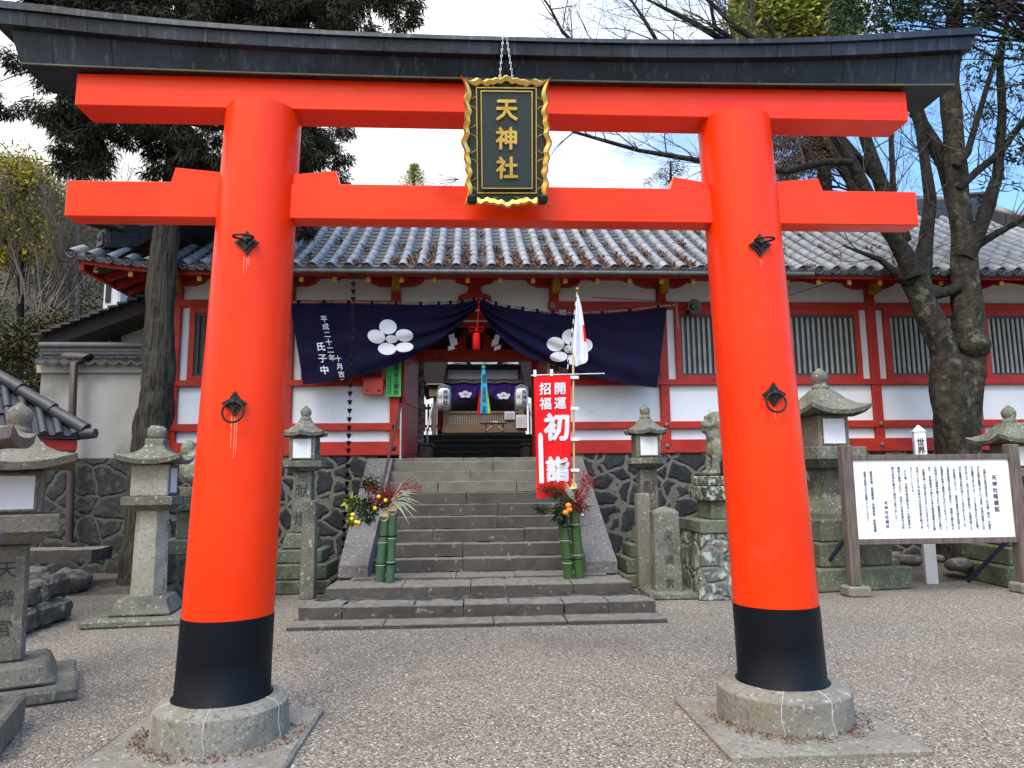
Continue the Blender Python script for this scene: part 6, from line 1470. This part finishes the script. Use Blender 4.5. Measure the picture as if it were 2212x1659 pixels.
# (start, tip) of the boughs: the dark mass above the lintel, the hanging sprays below it
B = [(395, 20, 900, 30, 11.5, 10.2, 16), (395, 60, 830, 80, 11.5, 10.8, 18), (398, -40, 860, -10, 11.5, 11, 14), (395, 0, 640, 40, 11.5, 11, 18), (396, 50, 520, 70, 11.5, 11, 14), (396, -20, 700, -40, 11.5, 12.5, 16),
     (395, 10, 120, 10, 11.5, 11, 16), (395, 40, 220, 60, 11.5, 11, 14), (396, -60, 20, -30, 11.5, 11.5, 14), (395, 70, 300, 80, 11.5, 11, 12), (396, -100, 600, -120, 11.5, 11.5, 10), (396, -100, 200, -100, 11.5, 11.5, 10), (395, 30, 60, 40, 11.5, 12.3, 12),
     (392, 150, 250, 250, 11.5, 10.8, 10), (392, 170, 170, 290, 11.5, 11, 16), (392, 200, 120, 260, 11.5, 11.6, 10), (390, 230, 300, 290, 11.5, 11, 10), (389, 260, 440, 320, 11.5, 11.1, 9), (386, 290, 440, 370, 11.5, 11.1, 9), (386, 290, 300, 350, 11.5, 11, 6),
     (392, 190, 700, 280, 11.5, 10.9, 16), (392, 210, 760, 310, 11.5, 11.2, 16), (390, 230, 690, 330, 11.5, 10.9, 14), (388, 260, 720, 370, 11.5, 11, 11), (394, 120, 600, 200, 11.5, 11.6, 12),
     (380, 400, 700, 500, 11.5, 10.6, 4), (380, 420, 690, 515, 11.5, 10.6, 3), (395, 110, 30, 190, 11.5, 11, 9), (395, 130, -60, 200, 11.5, 11.5, 8)]
for x0, y0, x1, y1, Ya, Yb, n in B: bough(x0, y0, x1, y1, Ya, Yb, .045, int(n*2.1), .42 if n > 5 else .24)
for _ in range(150): clumps.append((tuple(atY(random.uniform(130, 760), random.uniform(-70, 78), random.uniform(10.8, 12.4))), (.17, .17, .14)))
for _ in range(34): clumps.append((tuple(atY(random.gauss(165, 38), random.uniform(205, 370), random.uniform(10.9, 12))), (.15, .15, .14)))
leaves(fr_, clumps, 250, .12, .0085, .9)
bk_.build('boughs', M['barkdark'], CT); fr_.build('foliage', M['cedar'], CT)
# ================================================================== bare twin-trunk tree on the right
tY = 11.6
BT = thing('bare_tree', 'large bare tree with forked lichened trunk behind the notice board', 'bare tree', tuple(atZ(2090, 1240)), None)
t = MB()
wtube(t, [(2100, 1262), (2092, 1180), (2085, 1080), (2068, 960), (2060, 880), (2052, 800), (2040, 760), (2010, 690), (1990, 640), (1972, 590)], tY, [.55, .43, .37, .34, .35, .32, .22, .21, .20, .21], 26, .22)
wtube(t, [(2075, 960), (2080, 860), (2088, 760), (2090, 690), (2085, 600), (2078, 500), (2068, 400), (2060, 300), (2050, 180), (2062, 60), (2070, -100)], tY, [.26, .29, .29, .25, .22, .18, .17, .165, .16, .15, .11], 24, .22)
TB = t.build('trunk', M['barktree'], BT)
kn = MB(); kn.sphere(atY(2105, 745, tY-.25), .22, 14, (1.1, .8, 1.1)); kn.rough(.08, .04, 5); kn.build('burl', M['barktree'], BT)
tips = []
L_ = MB()
def limb(px, rads, dY=0): return wtube(L_, px, tY+dY, rads, 12, .15)
limbs = [([(1972, 600), (1960, 560), (1935, 520), (1905, 400), (1870, 300), (1845, 200), (1800, 60)], [.22, .16, .13, .12, .10, .08, .05]),
 ([(1972, 600), (1950, 540), (1900, 470), (1840, 350), (1780, 250), (1720, 150), (1650, 40)], [.16, .13, .12, .10, .09, .07, .04]),
 ([(1985, 620), (2000, 520), (2010, 430), (1995, 330), (1985, 270), (1940, 150), (1900, 20)], [.20, .12, .10, .08, .08, .07, .05]),
 ([(2078, 480), (2060, 420), (2040, 350), (1990, 270), (1970, 200), (1960, 60)], [.16, .15, .14, .12, .09, .06]),
 ([(2085, 560), (2110, 510), (2135, 440), (2155, 380), (2165, 250), (2160, 140), (2180, 0)], [.14, .13, .12, .09, .07, .06, .04]),
 ([(2110, 530), (2160, 500), (2212, 470), (2300, 420)], [.07, .06, .05, .04]),
 ([(2070, 410), (2110, 370), (2160, 330), (2212, 260), (2280, 150)], [.07, .065, .06, .05, .03]),
 ([(2065, 360), (2090, 330), (2110, 260), (2150, 130), (2190, 10)], [.07, .06, .05, .04, .03]),
 ([(1960, 520), (1930, 410), (1925, 300), (1935, 200)], [.07, .05, .045, .03]),
 ([(1840, 350), (1780, 350), (1700, 370), (1600, 360), (1500, 345), (1380, 325), (1240, 285), (1180, 240)], [.06, .06, .055, .05, .045, .035, .025, .015]),
 ([(1905, 400), (1800, 280), (1700, 180), (1600, 110), (1500, 50), (1380, -10)], [.07, .07, .06, .055, .05, .04]),
 ([(1720, 150), (1640, 90), (1590, 60), (1560, 30), (1480, -50)], [.06, .05, .05, .04, .03]),
 ([(1700, 180), (1650, 120), (1590, 95), (1575, 80), (1545, 60), (1530, -10)], [.05, .05, .045, .04, .04, .03]),
 ([(1600, 110), (1500, 100), (1420, 90), (1390, 40), (1350, -20)], [.04, .035, .04, .03, .02]),
 ([(1500, 100), (1350, 110), (1260, 110), (1215, 70), (1190, 20), (1150, -40)], [.03, .03, .03, .028, .02, .015]),
 ([(2080, 620), (2010, 640), (1960, 610), (1900, 560), (1820, 530)], [.10, .08, .07, .05, .03])]
allp = []
for px, rd in limbs: rd[-1] = min(rd[-1], .014)
for px, rd in limbs: allp.append((limb(px, rd, random.uniform(-.3, .3)), rd))
for (x_, y_, r_) in ((1972, 596, .215), (1985, 620, .2), (2085, 565, .20), (2078, 482, .175), (2070, 410, .15)): L_.sphere(atY(x_, y_, tY), r_, 14, (1, 1, 1.25))
L_.build('limbs', M['barkdark'], BT)
tw = MB()
for pts, rd in allp:
    for i in range(4, len(pts)-1, 2):
        for _ in range(2 if rd[0] < .1 else 1):
            d = (pts[min(i+1, len(pts)-1)]-pts[i-1]).normalized(); d = (d*.7+Vector((random.gauss(0, .6), random.gauss(0, .6), random.gauss(.35, .5)))).normalized()
            branch(tw, pts[i], d, random.uniform(.6, 1.2), .013, random.choice((2, 2, 3)), 4, .5, .1, 3, minr=.0018)
tw.build('twigs', M['twigdark'], BT)
# ------------------------------------------------------------------ evergreens behind
def leafy(name, label, cat, base, trunk, rads, cl, n, L, W, m, droop, tm='barkdark', group=None, Y=None, spray=0, boughs=True):
    T_ = thing(name, label, cat, tuple(base), group); t = MB(); pts = None
    if trunk: pts = wtube(t, trunk, Y, rads, 10, .15); t.build('trunk', M[tm], T_)
    f = MB(); k = MB(); leaves(f, cl, n, L, W, droop); f.build('crown', M[m], T_)
    if boughs and pts:
        for c, r in cl[::2]: q = min(pts, key=lambda p: (p-Vector(c)).length+abs(p.z-c[2]+.6)); k.tube(wig(q, c, 5, .08, -.05), [.03, .025, .02, .015, .01, .006], 5, False)
        k.build('boughs', M[tm], T_)
    return T_
def px_cl(pts, Y, r, dY=1.0): return [(tuple(atY(x+random.gauss(0, 6), y+random.gauss(0, 6), Y+random.uniform(-dY, dY))), r*random.uniform(.6, 1.2)) for x, y in pts]
random.seed(11)
pts = [(random.uniform(1590, 1830), random.uniform(-60, 75)) for _ in range(95)]
leafy('broadleaf_evergreen', 'bright yellow green broadleaf tree showing above the lintel at the upper right', 'evergreen tree', Vector((9.5, 18.6, 0)), [(1800, 900), (1795, 600), (1775, 300), (1740, 60), (1710, -60)], [.26, .22, .17, .12, .04], px_cl(pts, 18.3, .40, .8), 130, .24, .040, 'limeleaf', .0, Y=18.6)
pts = [(random.uniform(1800, 2212), random.uniform(-60, 95)) for _ in range(48)]+[(random.uniform(1800, 1990), random.uniform(-60, 55)) for _ in range(40)]+[(random.uniform(2110, 2240), random.uniform(80, 280)) for _ in range(17)]+[(random.uniform(2140, 2240), random.uniform(280, 410)) for _ in range(7)]
leafy('dark_evergreen', 'dark glossy evergreen with lance shaped leaves at the upper right corner', 'evergreen tree', Vector((9.6, 11.2, 0)), [(2345, 1150), (2340, 700), (2325, 300), (2290, 100), (2260, -100)], [.16, .13, .09, .08, .04], px_cl(pts, 11.4, .22, .5), 46, .125, .016, 'evergreen', .3, Y=11.2)
pts = [(random.gauss(1715, 50), random.uniform(270, 400)) for _ in range(44)]
leafy('rusty_cedar', 'rust tinged cedar behind the right torii pillar', 'cedar tree', Vector((10.4, 18.4, 0)), [(1900, 900), (1885, 520), (1845, 385), (1775, 290), (1700, 190)], [.30, .27, .24, .2, .14], px_cl(pts, 18.6, .42, .8), 260, .13, .011, 'rustleaf', .6, 'barktree', Y=18.4)
leafy('conifer_top', 'pale green conifer tip rising above the roof left of the plaque', 'conifer', Vector((-2.6, 27, 2)), [(893, 700), (892, 440), (895, 360)], [.2, .1, .01], [(tuple(atY(895+dx, y, 27)), r) for y, w_, r in ((362, 2, .16), (372, 5, .24), (382, 10, .3), (394, 16, .36), (404, 22, .45), (420, 24, .6)) for dx in (-w_, 0, w_)], 130, .12, .012, 'limeleaf', .1, Y=27)
leafy('round_pine', 'small round crowned tree above the roof left of the right torii pillar', 'pine tree', Vector((12, 30, 2)), [(1452, 700), (1450, 420), (1448, 350)], [.2, .1, .04], [(tuple(atY(x, y, 30)), (.30, .30, .22)) for x, y in ((1452, 352), (1440, 366), (1428, 375), (1420, 384), (1464, 362), (1476, 372), (1440, 385), (1400, 396), (1440, 400), (1458, 370))], 130, .10, .014, 'hedge', .0, Y=30)
# ------------------------------------------------------------------ hillside at the left
hl = MB(); hl.grid(lambda u, v: (-60+58*u, 19.5+30*v, 2+15.8*(1-exp(-4*v))*(1-.22*u)+1.0*noise.noise(Vector((u*5, v*5, 0)))), 40, 40, True); struct(hl, 'wooded_hillside', M['hillm'])
hg = MB(); cs = []; random.seed(5)
for _ in range(900):
    u, v = random.random(), random.random()**1.2*.5; X_ = -34+32*u; Yh = 19.5+30*v; uu = (X_+60)/58
    cs.append(((X_, Yh, 2.2+15.8*(1-exp(-4*v))*(1-.22*uu)+random.uniform(0, .9)), (.75, .6, .6)))
leaves(hg, cs, 150, .15, .024, .1); hgo = single(hg, 'hillside_undergrowth', M['hedge'], 'dull olive undergrowth covering the hillside at the left', 'undergrowth', loc=(-15, 22, 3)); hgo['kind'] = 'stuff'
def shrub(px, py, h, Y, label, m='twig', grp='bare saplings on the hillside'):
    a = atY(px, py, Y); b = MB()
    for _ in range(random.choice((2, 3))): branch(b, a+Vector((random.gauss(0, .1), 0, 0)), Vector((random.gauss(.15, .3), random.gauss(0, .2), 1)), h, .028, 4, 4, .42, .25, 3, minr=.0035)
    o = single(b, 'bare_sapling', M[m], label, 'sapling', grp, a)
for i in range(13): shrub(random.uniform(0, 330), random.uniform(620, 700), random.uniform(1.6, 2.6), random.uniform(17.5, 19.4), 'pale bare saplings tangled on the hillside at the left')
pts = [(random.uniform(-60, 120), random.uniform(375, 560)) for _ in range(110)]+[(random.uniform(-60, 75), random.uniform(340, 420)) for _ in range(40)]
leafy('bamboo_grove', 'yellowing bamboo and leafy crown at the left edge below the lintel', 'bamboo', Vector((-12, 19.2, 2)), [(40, 900), (45, 600), (50, 420)], [.1, .08, .04], px_cl(pts, 19.0, .50, .8), 190, .13, .020, 'bambooleaf', .3, Y=19.3)
pts = [(random.uniform(-20, 150), random.uniform(690, 840)) for _ in range(26)]
leafy('orange_tinged_bush', 'dark bush with orange tinged leaves left of the storehouse roof', 'bush', Vector((-10.5, 13.9, 1)), None, None, px_cl(pts, 15.0, .40, .5), 230, .085, .02, 'autumn', .1)
# feathery pale cypress behind
c = []; 
for i in range(16):
    y = 330+i*10; w_ = 3+i*4.2
    for k in range(3+i//2): c.append((tuple(atY(170+random.uniform(-w_, w_), y+random.uniform(-4, 4)+random.random()*6, 22)), (.28, .2, .08)))
leafy('feathery_conifer', 'thin feathery conifer against the sky between bamboo and cedar sprays', 'conifer', Vector((-12, 22, 2)), [(168, 800), (168, 500), (170, 320)], [.08, .05, .01], c, 50, .12, .008, 'hedge', .1, 'twig', Y=22)
# scattered bits on the gravel
lf = MB()
for _ in range(300):
    x, y = random.uniform(-4, 7), random.uniform(3.2, 9.5); a = random.random()*6.3; s = random.uniform(.008, .022); d = Vector((cos(a), sin(a), random.uniform(0, .4)))*s; e = Vector((-sin(a), cos(a), 0))*s*.28; p = Vector((x, y, .006))
    lf.add([p-d, p-e+Vector((0, 0, .003)), p+d, p+e], [(0, 1, 2, 3)])
l_ = single(lf, 'scattered_leaves', M['litter'], 'tiny dry brown leaves scattered over the gravel', 'leaves'); l_['kind'] = 'stuff'
# real stones proud of the gravel, nearest the camera
gs = MB(); gv = []; oct_ = [(1, 0, 0), (-1, 0, 0), (0, 1, 0), (0, -1, 0), (0, 0, 1)]
rng = np.random.default_rng(3); n = 26000
yy = 2.9+5.2*rng.random(n)**1.5; xx = (rng.random(n)-.5)*(yy*1.75)+.25; s = .0035+.0065*rng.random(n)**2; an = rng.random(n)*6.28
for dx, dy, dz in oct_:
    gv.append(np.stack([xx+s*(dx*np.cos(an)*1.3-dy*np.sin(an)), yy+s*(dx*np.sin(an)*1.3+dy*np.cos(an)), .0005+s*dz*.8], 1))
V = np.stack(gv, 1).reshape(-1, 3); gs.v = V.tolist(); F = []
for i in range(n):
    o = 5*i; F += [(o, o+2, o+4), (o+2, o+1, o+4), (o+1, o+3, o+4), (o+3, o, o+4)]
gs.f = F; gs.sm = [False]*len(F); gs.mi = [0]*len(F)
q = single(gs, 'gravel_stones', M['pebble'], 'small pale and dark stones lying proud of the gravel', 'gravel'); q['kind'] = 'stuff'
